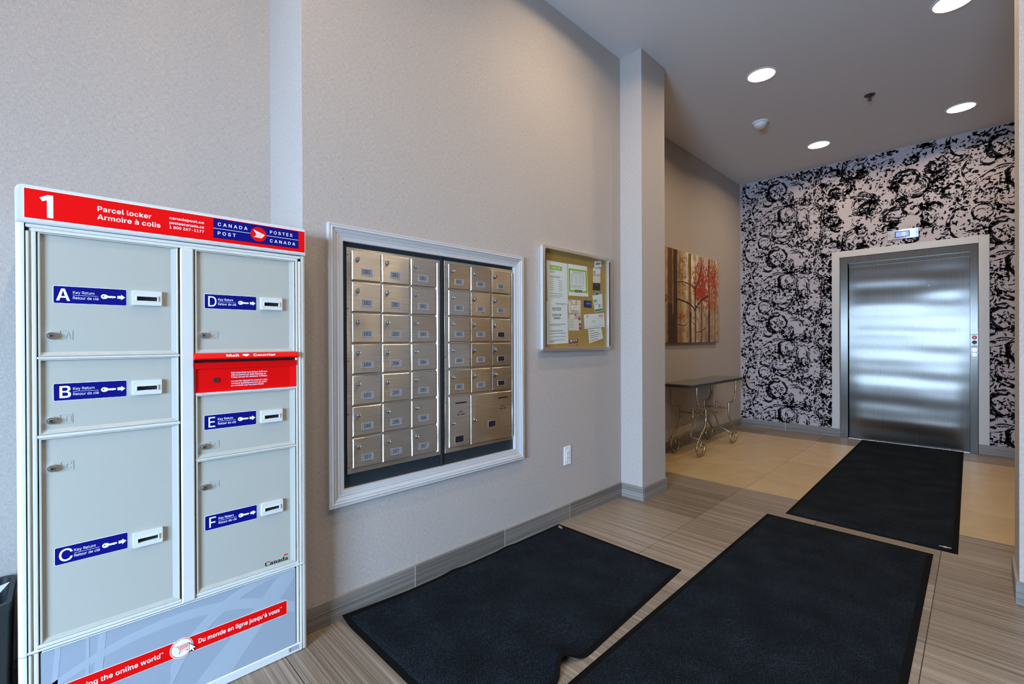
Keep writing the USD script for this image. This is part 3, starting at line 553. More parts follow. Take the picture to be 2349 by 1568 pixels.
# doors
XPAN = XL - .0065
KEY = unary_union([Point(-.0135, 0).buffer(.0072).union(Point(-.0105, 0).buffer(.0066)), sbox(-.006, -.0028, .0115, .0028), Point(.0115, 0).buffer(.0028), sbox(-.002, -.0036, .002, 0), sbox(.004, -.0036, .0085, 0)]).difference(Point(-.0150, .0004).buffer(.0018))
ARROW = Polygon([(-.0095, .0045), (-.0005, .0045), (-.0005, .0085), (.0095, 0), (-.0005, -.0085), (-.0005, -.0045), (-.0095, -.0045)])
def locker_door(letter, y0, y1, z0, z1, laby, labz, sloty, slotz, locky, lockz):
    d = obj('door', loft([(XD, y0, y1, z0, z1), (XL - .0012, y0, y1, z0, z1), (XL, y0 + .0012, y1 - .0012, z0 + .0012, z1 - .0012), (XL, y0 + .0045, y1 - .0035, z0 + .0030, z1 - .0030),
             (XL - .0012, y0 + .0050, y1 - .0050, z0 + .0042, z1 - .0038), (XPAN, y0 + .0056, y1 - .0195, z0 + .0135, z1 - .0045)]), 'locker_paint', lk)
    w, h = .1620, .0494
    obj('label_edge', onX(P2(rrect(laby - .0012, laby + w + .0012, labz - h / 2 - .0012, labz + h / 2 + .0012, .004), .0004), XPAN), 'white_print', d)
    obj('label', onX(P2(rrect(laby, laby + w, labz - h / 2, labz + h / 2, .003), .0004), XPAN + .0003), 'post_navy', d, label=f'navy key return label lettered {letter}')
    lw = {'A': .0290, 'B': .0245, 'C': .0290, 'D': .0245, 'E': .0200, 'F': .0200}[letter]; lx = {'A': .0040, 'B': .0085, 'C': .0060, 'D': .0070}.get(letter, .0085)
    pr = [fit(letter, laby + lx, labz - .0178, laby + lx + lw, .0357, bold=650 if letter in 'AB' else 500), fit('Key Return', laby + .0400, labz + .0042, laby + .0870, .0080, bold=450), fit('Retour de clé', laby + .0400, labz - .0118, laby + .0965, .0080, bold=450),
          sbox(laby + .0400, labz - .0006, laby + .0965, labz + .0002), affinity.translate(KEY, laby + .1230, labz), affinity.translate(ARROW, laby + .1500, labz)]
    if letter in 'DEF': pr[1:4] = [fit('Key Return', laby + .0395, labz + .0042, laby + .0860, .0080, bold=450), fit('Retour de clé', laby + .0395, labz - .0118, laby + .0955, .0080, bold=450), sbox(laby + .0395, labz - .0006, laby + .0955, labz + .0002)]
    obj('label_print', onX(P2(unary_union(pr), .0004), XPAN + .0007), 'white_print', d)
    sw, sh = .0760, .0470; s0 = sloty + .0030; s1 = s0 + sw; q0, q1 = slotz - sh / 2, slotz + sh / 2
    frame = rrect(s0, s1, q0, q1, .003).difference(sbox(s0 + .012, slotz - .0085, s1 - .0125, slotz + .0045))
    obj('key_slot', [onX(P2(frame, .0085), XPAN), onX(P2(frame.buffer(-.0012), .0014), XPAN + .0080), bx(XPAN + .009, XPAN + .0125, s0 + .010, s1 - .0105, slotz + .0042, slotz + .0066), bx(XPAN + .009, XPAN + .0120, s0 + .0095, s0 + .0118, slotz - .0085, slotz + .006),
        bx(XPAN + .009, XPAN + .0120, s1 - .0125, s1 - .0100, slotz - .0095, slotz + .005)], 'locker_frame', d)
    obj('slot_opening', bx(XPAN + .0002, XPAN + .0012, s0 + .011, s1 - .0115, slotz - .0095, slotz + .0050), 'black', d)
    obj('lock', lathe([(.0105, 0), (.0105, .006), (.0098, .0085), (.0072, .0088), (.0066, .0112), (0, .0116)], (XPAN, locky + .004, lockz), 'x', 28), 'chrome', d, smooth=35)
    obj('lock_core', [lathe([(.0079, .0088), (.0072, .00895), (.0066, .0092)], (XPAN, locky + .004, lockz), 'x', 24), lathe([(.0044, .0116), (.0040, .0124), (0, .0125)], (XPAN, locky + .004, lockz), 'x', 16), bx(XPAN + .0088, XPAN + .0096, locky + .004 - .0085, locky + .004 + .0085, lockz - .0002, lockz + .0002)], 'lock_dark', d)
    p0 = locky + .022
    plate = sbox(p0, lockz - .0110, p0 + .0265, lockz + .0150); em = [plate.exterior.buffer(.0004)]
    ltr = fit(letter, p0 + .009, lockz - .0075, p0 + .022, .018, bold=500)
    obj('embossed_plate', [onX(P2(unary_union(em), .0008), XPAN), onX(P2(ltr, .0007), XPAN)], 'emboss', d)
for a in (('A', -.0500, .2768, 1.1790, 1.5345, -.0187, 1.3600, .1538, 1.3610, -.0278, 1.2394), ('B', -.0500, .2768, .9550, 1.1718, -.0197, 1.0748, .1525, 1.0748, -.0290, .9934), ('C', -.0500, .2768, .3570, .9448, -.0195, .5957, .1525, .5900, -.0280, .8554),
          ('D', .3235, .6492, 1.1800, 1.5345, .3518, 1.3615, .5240, 1.3625, .3430, 1.2420), ('E', .3235, .6492, .8172, 1.0362, .3490, .9390, .5230, .9388, .3426, .8573), ('F', .3235, .6492, .3572, .8104, .3494, .5885, .5228, .5914, .3430, .7165)):
    locker_door(*a)
# dark reveals round the doors
obj('door_reveal', [bx(XD - .002, XL - .009, a, b, c, d) for a, b, c, d in ((-.0528, .2815, .3565, 1.536), (.3200, .6515, .3565, 1.536), (-.0762, .6742, ZS - .001, ZS + .0035), (-.0762, -.0742, .01, 1.557), (.6725, .6742, .01, 1.557))], 'dark_gap', lk)
obj('groove', [bx(XD - .002, XL - .0055, a, b, .01, 1.556) for a, b in ((-.0674, -.0623), (.6600, .6634))], 'locker_paint', lk)
# red mail slot between D and E
ms = obj('mail_slot', loft([(XD, .3215, .6512, 1.0450, 1.1290), (XL + .0005, .3215, .6512, 1.0450, 1.1290), (XL + .0005, .3235, .6480, 1.0460, 1.1280), (XL - .004, .3265, .6300, 1.0480, 1.1260)]), 'post_red', lk, label='red outgoing mail slot')
hood = Polygon([(XD, 1.127), (XL + .001, 1.127), (XL + .0015, 1.1475), (XL - .010, 1.1490), (XL - .010, 1.1580), (XL + .016, 1.1580), (XL + .0225, 1.1600), (XL + .0235, 1.1640), (XL + .012, 1.1785), (XL - .004, 1.1815), (XD, 1.1815)])
m = P2(hood, .3380); v = np.asarray(m.vertices); obj('mail_hood', trimesh.Trimesh(np.stack([v[:,0], .3165 + v[:,2], v[:,1]], -1), m.faces[:, ::-1], process=False), 'post_red', ms)
obj('mail_opening', bx(XL - .0098, XL - .008, .335, .640, 1.1488, 1.1578), 'black', ms)
def on_slope(poly, t=.0004):
    """2D (a, b) laid on the sloping hood top; b = 0 at the lip"""
    m = P2(poly, t); v = np.asarray(m.vertices); A, B = np.array([XL + .0236, 1.1642]), np.array([XL + .0121, 1.1787]); d = (B - A) / np.linalg.norm(B - A); nn = np.array([-d[1], d[0]]) * -1
    q = A + v[:, 1:2] * d + v[:, 2:3] * nn
    return trimesh.Trimesh(np.stack([q[:,0], v[:,0], q[:,1]], -1), m.faces, process=False)
obj('hood_text', on_slope(unary_union([fit('Mail', .4100, .0040, .4500, .0105, bold=800), fit('Courrier', .4960, .0040, .5720, .0105, bold=800), Polygon([(.463, .014), (.483, .014), (.483, .010), (.4855, .010), (.473, .0035), (.4605, .010), (.463, .010)])])), 'white_print', ms)
obj('slot_lock', lathe([(.0088, 0), (.0085, .004), (.006, .004), (.0055, .002), (0, .002)], (XL - .004, .3830, 1.0855), 'x', 24), 'lock_dark', ms)
XT = XL - .004
tx = [fit(s, .4300, z, x1, .0052, bold=600, px=64) for s, z, x1 in (('Mail deposited here before 8:00 a.m.', 1.1062, .5500), ('will be picked up daily Monday to', 1.0982, .5440), ('Friday except for statutory holidays.', 1.0902, .5500), ('Le courrier déposé ici avant 8 h sera', 1.0760, .5490), ('ramassé quotidiennement du lundi', 1.0680, .5460), ('au vendredi sauf les jours fériés', 1.0600, .5370))]
obj('slot_text', onX(P2(unary_union(tx), .0003), XT), 'white_print', ms)
# wordmark on door F
dF = stage.GetPrimAtPath(str(lk.GetPath()) + '/door_005')
ser = ''.join(chr(0x1D400 + ord(c) - 65) if c.isupper() else chr(0x1D41A + ord(c) - 97) for c in 'Canada')
obj('wordmark', onX(P2(fit(ser, .5375, .3735, .6195, .0165, font='NotoSansMath-Regular'), .0004), XPAN + .0003), 'ink_black', dF, label='black serif wordmark')
obj('wordmark_flag', onX(P2(unary_union([sbox(.6070, .3925, .6098, .3975), sbox(.6150, .3925, .6178, .3975), Point(.6124, .3950).buffer(.0018)]), .0004), XPAN + .0004), 'post_red', dF)
# lower panel with slogan band
bp = obj('lower_panel', rb(XD, XL - .0035, -.0500, .6480, .0350, .3320, .001), 'locker_gray_panel', lk, label='blue grey lower panel with a red slogan band')
X2 = XL - .0035; clipb = sbox(-.0460, .0355, .6440, .3315)
shapes = [Polygon([(.60, .335), (.645, .335), (.645, .30), (.42, .03), (.30, .03)]), Point(.28, -.35).buffer(.66, quad_segs=24).difference(Point(.26, -.38).buffer(.66, quad_segs=24)), Polygon([(.075, .335), (.092, .335), (.066, .03), (.040, .03)]), Polygon([(-.02, .335), (-.008, .335), (-.030, .03), (-.046, .03)]),
          Polygon([(.045, .335), (.053, .335), (.050, .03), (.040, .03)]), Point(.60, -.05).buffer(.40, quad_segs=24).difference(Point(.62, -.07).buffer(.395, quad_segs=24)).intersection(sbox(.25, .03, .65, .33))]
for k, s in enumerate(shapes[:3]):
    obj('panel_sweep', onX(P2(s.intersection(clipb), .0002 + .0001 * k), X2), 'locker_panel_light', bp)
for k, s in enumerate(shapes[3:]): obj('panel_sweep', onX(P2(s.intersection(clipb), .0003 + .0001 * k), X2), 'locker_panel_light', bp)
obj('slogan_edge', onX(P2(sbox(-.0460, .1648, .6155, .2195), .0004), X2 + .0004), 'white_print', bp)
obj('slogan_band', onX(P2(sbox(-.0460, .1665, .6138, .2178), .0004), X2 + .0006), 'post_red', bp)
for g in ([fit('Delivering the online world', -.0200, .1850, .2215, .0155, bold=700), fit('™', .2230, .1905, .2300, .010, bold=500)], [fit('Du monde en ligne jusqu\'à vous', .3267, .1850, .5870, .0155, bold=700), fit('™', .5885, .1905, .5955, .010, bold=500)]):
    obj('slogan_text', onX(P2(unary_union(g), .0004), X2 + .0010), 'white_print', bp)
OC = Point(.2800, .1920); obj('cart_badge', [onX(P2(OC.buffer(.0325, quad_segs=16), .0004), X2 + .0014)], 'white_print', bp)
def at(pts): return [(.2800 + a * .001, .1920 + b * .001) for a, b in pts]
cart = [at(p) for p in ([(-19, 11), (-13, 10), (-4, -6), (16, -3)], [(-12, 8), (19, 11)], [(19, 11), (15, -2)], [(-9, 2.5), (17.5, 5)], [(-4, -6), (-7, -12), (17, -9)])] + [at([(-10 + 4.2 * k, 8.2 + .4 * k), (-5.5 + 3.1 * k, -5.6 + .4 * k)]) for k in range(1, 7)]
obj('cart_icon', onX(P2(unary_union([strokes(cart, .0009), OC.buffer(.0295, quad_segs=16).exterior.buffer(.0007), Point(.2740, .1765).buffer(.0018), Point(.2950, .1790).buffer(.0018)]), .0004), X2 + .0018), 'post_red', bp)
cur = Polygon([(0, 0), (0, -.030), (.0065, -.0235), (.011, -.0325), (.0150, -.0305), (.0108, -.0220), (.0190, -.0215)])
cur = affinity.translate(cur, .3010, .1990)
obj('cursor_edge', onX(P2(cur.buffer(.0011, join_style=2), .0004), X2 + .0022), 'ink_black', bp); obj('cursor', onX(P2(cur.buffer(-.0004, join_style=2), .0004), X2 + .0026), 'white_print', bp)
obj('asset_sticker', [onX(P2(sbox(.6190, .0130, .6570, .0300), .0004), XL)], 'sticker_gray', lk); obj('asset_mark', onX(P2(unary_union([sbox(.6245, .0150, .6262, .0285)]), .0003), XL + .0004), 'ink_black', lk)
obj('foot', [bx(XL - .05, XL - .012, y, y + .03, 0, .004) for y in (-.06, .60)] + [bx(X_RE + .03, X_RE + .07, y, y + .03, 0, .004) for y in (-.06, .60)], 'black', lk)

# ------------------------------------------------------------------ black recycling bin and flyer at the left edge
bn = thing('recycling_bin', 'black plastic recycling bin standing left of the parcel locker', 'bin', (-.24, -.32, 0))
def ringbox(x0, x1, y0, y1, z, r=.03, n=6):
    pts = []
    for cx, cy_, a in ((x1 - r, y1 - r, 0), (x0 + r, y1 - r, 90), (x0 + r, y0 + r, 180), (x1 - r, y0 + r, 270)):
        for k in range(n): t = math.radians(a + 90 * k / (n - 1)); pts.append((cx + r * math.cos(t), cy_ + r * math.sin(t), z))
    return np.array(pts)
def skin(rings, caps=True):
    n = len(rings[0]); v = np.vstack(rings); f = []
    for i in range(len(rings) - 1):
        for k in range(n): l = (k + 1) % n; a, b = i * n, i * n + n; f += [[a+k, a+l, b+l], [a+k, b+l, b+k]]
    if caps:
        e = (len(rings) - 1) * n
        for k in range(1, n - 1): f += [[0, k+1, k], [e, e+k, e+k+1]]
    return trimesh.Trimesh(v, np.array(f), process=False)
bx0, bx1, by0, by1, bh = -.385, -.12, -.54, -.118, .415
obj('bucket', skin([ringbox(bx0 + .02, bx1 - .02, by0 + .02, by1 - .012, .0), ringbox(bx0 + .004, bx1 - .004, by0 + .004, by1 - .003, bh - .03), ringbox(bx0, bx1, by0, by1, bh - .028), ringbox(bx0, bx1, by0, by1, bh), ringbox(bx0 + .012, bx1 - .012, by0 + .012, by1 - .012, bh), ringbox(bx0 + .02, bx1 - .02, by0 + .02, by1 - .02, .10)]), 'bin_black', bn, smooth=40)
fl = thing('flyer', 'white flyer curling out of the black bin', 'flyer', (-.24, -.25, .10))
nu, nv = 12, 10; U, Vv = np.meshgrid(np.linspace(0, 1, nu), np.linspace(0, 1, nv), indexing='ij')
S_ = 1 - U; fy = -.1245 - .27 * S_; zt = .4560 - .030 * S_ ** .8; zb = .4555 - .30 * S_ ** .95; fz = zt + (zb - zt) * Vv; fx = -.200 - .035 * Vv * S_ + .02 * np.sin(3 * S_)
idx = np.arange(nu * nv).reshape(nu, nv); q = np.stack([idx[:-1,:-1], idx[1:,:-1], idx[1:,1:], idx[:-1,1:]], -1).reshape(-1, 4); top = np.stack([fx, fy, fz], -1).reshape(-1, 3); N_ = nu * nv
ff = np.vstack([q[:, [0,1,2]], q[:, [0,2,3]]])
obj('sheet', trimesh.Trimesh(np.vstack([top, top - np.array([.0012, 0, 0])]), np.vstack([ff, ff[:, ::-1] + N_]), process=False), 'paper_white', fl, smooth=True)

# ------------------------------------------------------------------ apartment mailboxes
def molding(name, part, label, y0, y1, z0, z1, w, prof, m):
    """mitred picture frame on the left wall, prof: (distance inwards, x) pairs"""
    t = thing(name, label, kind='structure')
    def cor(d): return [(y0 + d, z0 + d), (y1 - d, z0 + d), (y1 - d, z1 - d), (y0 + d, z1 - d)]
    for k in range(4):
        l = (k + 1) % 4; v, f = [], []
        for d, x in prof:
            c = cor(d); v += [[x, *c[k]], [x, *c[l]]]
        for i in range(len(prof) - 1): a = 2 * i; f += [[a, a+1, a+3], [a, a+3, a+2]]
        obj(part, trimesh.Trimesh(np.array(v), np.array(f), process=False), m, t, smooth=20)
    return t
prof = [(0, 0), (0, .017), (.002, .020), (.008, .020), (.010, .0185), (.0115, .0185), (.0125, .021), (.0165, .0225), (.0205, .0205), (.022, .0170), (.0235, .0170), (.026, .0185), (.030, .0175), (.036, .0135), (.044, .0105), (.0455, .0125), (.0475, .0125), (.0490, .0105), (.066, .0095), (.0695, .0085), (.0695, -.07)]
molding('trim_2', 'frame_rail', 'white moulded frame around the bank of steel mailboxes', .8135, 2.018, .4945, 1.7330, .0695, prof, 'frame_paint')
DIG = {}
def mailbox(label, y0, y1, z0, z1, hy0, hy1, doors):
    t = thing('mailbox_cabinet', label, 'mailboxes', (-.04, (y0 + y1) / 2, MB[2]))
    obj('housing', bx(-.078, -.0105, hy0, hy1, MB[2] + .001, MB[3] - .001), 'dark_cabinet', t)
    obj('side_flange', [bx(-.0105, -.0005, hy1 - .004, hy1, MB[2] + .002, MB[3] - .002)], 'dark_cabinet', t)
    obj('face_frame', loft([(-.0100, y0, y1, z0, z1), (-.0045, y0, y1, z0, z1), (-.0035, y0 + .001, y1 - .001, z0 + .001, z1 - .001)]), 'mailbox_steel', t)
    obj('hinge_flange', loft([(-.0035, y1 - .0275, y1 - .016, z0 + .020, z1 - .016), (.0045, y1 - .0205, y1 - .0185, z0 + .022, z1 - .018)]), 'mailbox_steel', t)
    obj('screw', [lathe([(.003, 0), (.0026, .001), (0, .0012)], (-.0035, y0 + .0045, z), 'x', 10) for z in np.linspace(z0 + .03, z1 - .035, 5)] + [lathe([(.004, 0), (.0035, .0015), (0, .002)], (-.0105, y1 - a, MB[2] + .035), 'x', 10) for a in (.05, .012)], 'lock_dark', t)
    for (a, b, c, d, num, kind) in doors:
        D = obj('mailbox_door', loft([(-.0035, a, b, c, d), (.0008, a, b, c, d), (.0046, a + .0034, b - .0030, c + .0030, d - .0032)]), 'mailbox_steel', t)
        Xf = .0046
        ly, lz = (a + .0285, d - .0365) if kind == 'box' else ((a + .0285, .782))
        obj('lock', lathe([(.0098, 0), (.0098, .0055), (.0085, .0085), (.0055, .0092), (.0045, .0080), (0, .0080)], (Xf, ly, lz), 'x', 20), 'chrome', D, smooth=35)
        obj('keyway', [bx(Xf + .0079, Xf + .0088, ly - .0012, ly + .0012, lz - .0045, lz + .0045), lathe([(.0101, .0001), (.0101, .0012)], (Xf, ly, lz), 'x', 20)], 'lock_dark', D)
        if kind == 'box': w0, w1, q0, q1 = a + .0440, a + .0970, d - .1055, d - .0785
        elif kind == 'tall': w0, w1, q0, q1 = 1.500, 1.556, .673, .707
        else: w0, w1, q0, q1 = 1.737, 1.792, .725, .758
        obj('number_window', onX(P2(rrect(w0 - .0022, w1 + .0028, q0 - .0028, q1 + .0018, .001).difference(sbox(w0, q0, w1, q1)), .0012), Xf), 'aluminium', D)
        if num:
            obj('number_card', bx(Xf, Xf + .0004, w0, w1, q0, q1), 'label_card', D)
            mid = (w0 + w1) / 2 - .0035; hw = .0165
            obj('number', onX(P2(fit(num, mid - hw, q0 + .0055, mid + hw, .0165, font='DejaVuSansMono'), .0003), Xf + .0004), 'ink_black', D)
        else: obj('empty_window', bx(Xf, Xf + .0003, w0, w1, q0, q1), 'black', D)
        if kind != 'box':
            k0 = 1.502 if kind == 'tall' else 1.815
            obj('key_return_slot', onX(P2(rrect(k0, k0 + .076, .8815, .8890, .002), .0003), Xf), 'black', D)
            kc = k0 + .036
            obj('key_return_text', onX(P2(unary_union([fit('KEY', kc - .014, .8330, kc + .014, .0085, bold=700), fit('RETURN', kc - .025, .8180, kc + .025, .0085, bold=700)]), .0003), Xf), 'ink_black', D)
rowsL = [(1.496, 1.6285), (1.3545, 1.4870), (1.2140, 1.3460), (1.0735, 1.2055), (.9320, 1.0645), (.7915, .9240), (.6490, .7820)]
colsL = [(.9265, 1.0670), (1.0740, 1.2200), (1.2310, 1.3790)]
doorsL = [(*colsL[c], *rowsL[r], f'{c + 1}0{r + 1}', 'box') for c in range(3) for r in range(7)]
mailbox('left steel mailbox unit with three columns of doors numbered 101 to 307', .9045, 1.4105, .6245, 1.6415, MB[0], 1.4175, doorsL)
rowsR = [(1.4985, 1.6300), (1.3565, 1.4895), (1.2160, 1.3480), (1.0760, 1.2065), (.9325, 1.0640)]
colsR = [(1.4600, 1.6065), (1.6125, 1.7560), (1.7690, 1.9180)]
numsR = [['401', '402', '403', '404', '405'], ['406', '407', '501', '502', '503'], ['504', '505', '', '', '']]
doorsR = [(*colsR[c], *rowsR[r], numsR[c][r], 'box') for c in range(3) for r in range(5)] + [(1.4590, 1.6030, .6520, .9230, '', 'tall'), (1.6075, 1.9190, .6465, .9200, '', 'wide')]
mailbox('right steel mailbox unit with two larger key return doors at the bottom', 1.4380, 1.9540, .6255, 1.6455, 1.4190, MB[1], doorsR)

# ------------------------------------------------------------------ notice board and its papers
B0, B1, Z0, Z1 = 2.163, 2.937, 1.146, 1.835
nb = thing('notice_board', 'glazed aluminium framed cork notice board beside the column', 'notice board', (0, 2.55, Z0))
obj('cork', bx(.0005, .008, B0 + .004, B1 - .004, Z0 + .004, Z1 - .004), 'cork', nb)
outer = rrect(B0, B1, Z0, Z1, .022); inner = rrect(B0 + .040, B1 - .024, Z0 + .025, Z1 - .022, .002)
def frame_ring(o, i, xs):
    ms = []
    for (d0, x0), (d1, x1) in zip(xs, xs[1:]): ms.append(onX(P2(o.buffer(-d1, join_style=1).difference(i), x1 - x0), x0))
    return ms
obj('frame', frame_ring(outer, inner, [(0, .0005), (0, .026), (.002, .032), (.0045, .0355), (.009, .0378)]), 'aluminium', nb, label='rounded aluminium frame')
obj('gasket', bx(.030, .0384, B0 + .034, B0 + .0405, Z0 + .03, Z1 - .03), 'black', nb); obj('hinge', rb(.012, .0395, B1 - .0205, B1 - .006, Z0 + .03, Z1 - .03, .003), 'black', nb, label='black hinge side')
obj('glass', bx(.0275, .0300, B0 + .039, B1 - .023, Z0 + .024, Z1 - .021), 'pane_glass', nb)
def paper(name, label, cat, pts, m, z, prints=()):
    """pts: corners tl, tr, br, bl in (y, z)"""
    x = .0082 + .0006 * z; P = np.array(pts, float)
    t = thing(name, label, cat, (x, *P.mean(0)))
    obj('sheet', onX(P2(Polygon(P), .0004), x), m, t)
    def uv(poly):
        def tf(c):
            u, v = c[:, 0:1], c[:, 1:2]; return (P[0] * (1-u) + P[1] * u) * (1-v) + (P[3] * (1-u) + P[2] * u) * v
        return shapely.transform(poly, tf)
    for k, (pm, poly, pn) in enumerate(prints): obj(pn, onX(P2(uv(poly), .0002), x + .0004 + .0001 * k), pm, t)
def lines(u0, u1, vs, h=.012): return unary_union([sbox(u0, v - h / 2, u0 + (u1 - u0) * k, v + h / 2) for v, k in vs])
def word(s, u0, u1, v0, v1, **kw):
    g = text2(s, **kw); b = g.bounds; return affinity.affine_transform(g, [(u1-u0)/(b[2]-b[0]), 0, 0, -(v1-v0)/(b[3]-b[1]), u0 - b[0]*(u1-u0)/(b[2]-b[0]), v1 + b[1]*(v1-v0)/(b[3]-b[1])])
rl = random.Random(8)
def para(u0, u1, v0, v1, n): return [(v0 + (v1 - v0) * i / max(n - 1, 1), rl.uniform(.75, 1)) for i in range(n)]
G_ = 'papers pinned in the notice board'
paper('notice', 'tall white price sheet with a green header block at the upper left of the board', 'notice', [(2.243, 1.742), (2.456, 1.743), (2.463, 1.470), (2.250, 1.468)], 'paper_white', 0,
      [('lime', sbox(.14, .10, .72, .205), 'green_header'), ('paper_white', word('SPUD TEK', .20, .66, .128, .180, bold=800), 'header_word'), ('ink_gray', unary_union([lines(.14, .66, [(.24, .5), (.27, .4), (.36, 1), (.385, .9)]), lines(.14, .32, [(.44 + .05 * k, .9) for k in range(6)]), lines(.54, .72, [(.45 + .05 * k, .9) for k in range(6)]), lines(.14, .72, [(.77, 1), (.82, 1), (.86, .8)])]), 'print_lines')])
paper('notice', 'white poster with a thick lime green border at the top middle of the board', 'notice', [(2.461, 1.744), (2.678, 1.749), (2.695, 1.533), (2.468, 1.527)], 'paper_white', 1,
      [('lime', sbox(.03, .14, .97, .88).difference(sbox(.10, .20, .90, .82)), 'green_border'), ('ink_gray', unary_union([lines(.22, .80, [(.24, 1)], .02), lines(.13, .85, [(.29, 1)]), lines(.14, .26, [(.33 + .035 * k, .9) for k in range(8)]), lines(.34, .46, [(.33 + .035 * k, .9) for k in range(8)]), lines(.54, .66, [(.33 + .035 * k, .9) for k in range(8)]), lines(.72, .84, [(.33 + .035 * k, .9) for k in range(8)]), lines(.13, .84, [(.66, .95), (.70, .7), (.74, .9)])]), 'print_lines'),
       ('ink_black', sbox(.32, .80, .66, .88).difference(sbox(.35, .815, .42, .865)).difference(sbox(.45, .815, .52, .865)).difference(sbox(.55, .815, .62, .865)), 'footer_block')])
paper('notice', 'white elevator booking notice headed NOTICE at the lower left of the board', 'notice', [(2.238, 1.473), (2.455, 1.478), (2.463, 1.202), (2.240, 1.194)], 'paper_white', 2,
      [('ink_black', unary_union([word('NOTICE', .27, .68, .13, .185, bold=600), sbox(.27, .195, .68, .202), word('ELEVATOR', .27, .68, .285, .335, bold=700), word('BOOKED', .33, .64, .36, .41, bold=700)]), 'notice_words'),
       ('ink_gray', unary_union([lines(.42, .95, [(.03, 1), (.055, .95)]), lines(.10, .90, [(.53, 1), (.56, .7)], .014), lines(.14, .74, [(.69, 1)], .022), lines(.12, .90, [(.75, 1)], .014), lines(.12, .88, [(.83, 1)], .014), lines(.12, .84, [(.91, 1), (.935, .35), (.96, .3)], .014)]), 'print_lines')])
paper('card', 'pale tan tri-fold card with a white label in the centre of the board', 'card', [(2.464, 1.499), (2.603, 1.503), (2.605, 1.405), (2.467, 1.404)], 'paper_tan', 1,
      [('paper_cream', unary_union([Polygon([(.25, 0), (.62, 0), (.50, .32), (.35, .30)]), Polygon([(.72, .05), (1, .0), (1, .9), (.80, .95)]), Polygon([(0, .1), (.2, .2), (.18, .95), (0, .95)])]), 'fold_shapes'), ('paper_white', sbox(.22, .40, .82, .72), 'label_strip'), ('ink_gray', lines(.35, .70, [(.55, 1)], .04), 'print_lines')])
paper('flyer', 'pale printed flyer with plum picture squares below the tan card', 'flyer', [(2.463, 1.399), (2.607, 1.404), (2.609, 1.289), (2.467, 1.288)], 'paper_cream', 1,
      [('rose', sbox(.48, .05, 1, .30), 'pink_block'), ('rose', sbox(0, 0, .10, .25), 'pink_block'), ('plum', unary_union([Point(.86, .28).buffer(.10), Point(.9, .62).buffer(.10), Point(.92, .86).buffer(.12), sbox(.5, .0, .62, .07)]), 'plum_shapes'), ('ink_gray', lines(.06, .42, [(.35 + .09 * k, .9) for k in range(6)], .02), 'print_lines')])
paper('card', 'small brown and plum picture card at the bottom of the board', 'card', [(2.472, 1.231), (2.571, 1.231), (2.570, 1.184), (2.472, 1.184)], 'brown_card', 1, [('plum', sbox(0, 0, .45, .55), 'plum_block'), ('paper_cream', unary_union([sbox(.14, .12, .34, .42), sbox(.5, .08, .62, .35), sbox(.74, .1, .86, .3)]), 'pale_shapes'), ('rose', lines(.05, .95, [(.75, 1), (.9, .9)], .08), 'print_lines')])
paper('card', 'navy blue business card in the middle right of the board', 'card', [(2.640, 1.505), (2.733, 1.506), (2.733, 1.454), (2.639, 1.455)], 'navy_card', 1, [('blue_ink', sbox(.3, .22, .95, .62), 'blue_band'), ('teal', lines(.32, .85, [(.35, 1), (.47, .8)], .05), 'print_lines')])
paper('flyer', 'curled white flyer with green footer and text at the right of the board', 'flyer', [(2.743, 1.545), (2.866, 1.565), (2.875, 1.441), (2.776, 1.425)], 'paper_white', 1, [('green', unary_union([sbox(.04, .85, .98, .97), sbox(.08, .28, .42, .34), sbox(.08, .37, .36, .42)]), 'green_print'), ('ink_gray', unary_union([lines(.1, .5, [(.55, 1)], .03), sbox(.52, .58, .72, .78), lines(.8, .95, [(.62, 1), (.70, 1)], .03)]), 'print_lines')])
paper('envelope', 'white envelope with a pink stamp at the lower right of the board', 'envelope', [(2.639, 1.403), (2.890, 1.424), (2.900, 1.321), (2.648, 1.300)], 'paper_white', 1, [('pink', sbox(.72, .10, .94, .28), 'stamp'), ('blue_ink', lines(.12, .22, [(.12, 1), (.18, .7)], .03), 'return_address'), ('ink_gray', unary_union([lines(.38, .56, [(.48, 1), (.56, .7)], .03), lines(.05, .95, [(.88, 1)], .02)]), 'print_lines')])
wav = unary_union([LineString([(.10 + .014 * i, v + .022 * math.sin(i * 1.9) * math.sin(i * .37 + v * 9)) for i in range(int(56 * k))]).buffer(.011) for v, k in ((.16, .5), (.34, .85), (.50, 1), (.66, .8), (.86, .7))])
paper('note', 'torn white note with handwriting at the bottom right of the board', 'note', [(2.689, 1.298), (2.854, 1.315), (2.877, 1.234), (2.703, 1.198)], 'paper_white', 2, [('ink_black', wav, 'handwriting')])
paper('card', 'white card with one dark word, topmost at the right of the board', 'card', [(2.766, 1.799), (2.854, 1.811), (2.860, 1.764), (2.771, 1.748)], 'paper_white', 2, [('ink_black', lines(.2, .85, [(.48, 1)], .16), 'dark_word'), ('pink', Point(.45, .12).buffer(.1), 'pin')])
paper('card', 'white business card with dark blocks, second from the top right', 'card', [(2.754, 1.749), (2.847, 1.755), (2.846, 1.705), (2.753, 1.698)], 'paper_white', 1, [('ink_gray', unary_union([sbox(.06, .45, .32, .9), lines(.15, .9, [(.12, 1)], .07), lines(.6, .95, [(.85, 1)], .07)]), 'print_lines')])
paper('card', 'cream blank looking business card, third from the top right', 'card', [(2.753, 1.693), (2.846, 1.699), (2.846, 1.644), (2.753, 1.639)], 'paper_cream', 1, [('ink_gray', lines(.2, .5, [(.18, 1)], .05), 'print_lines')])
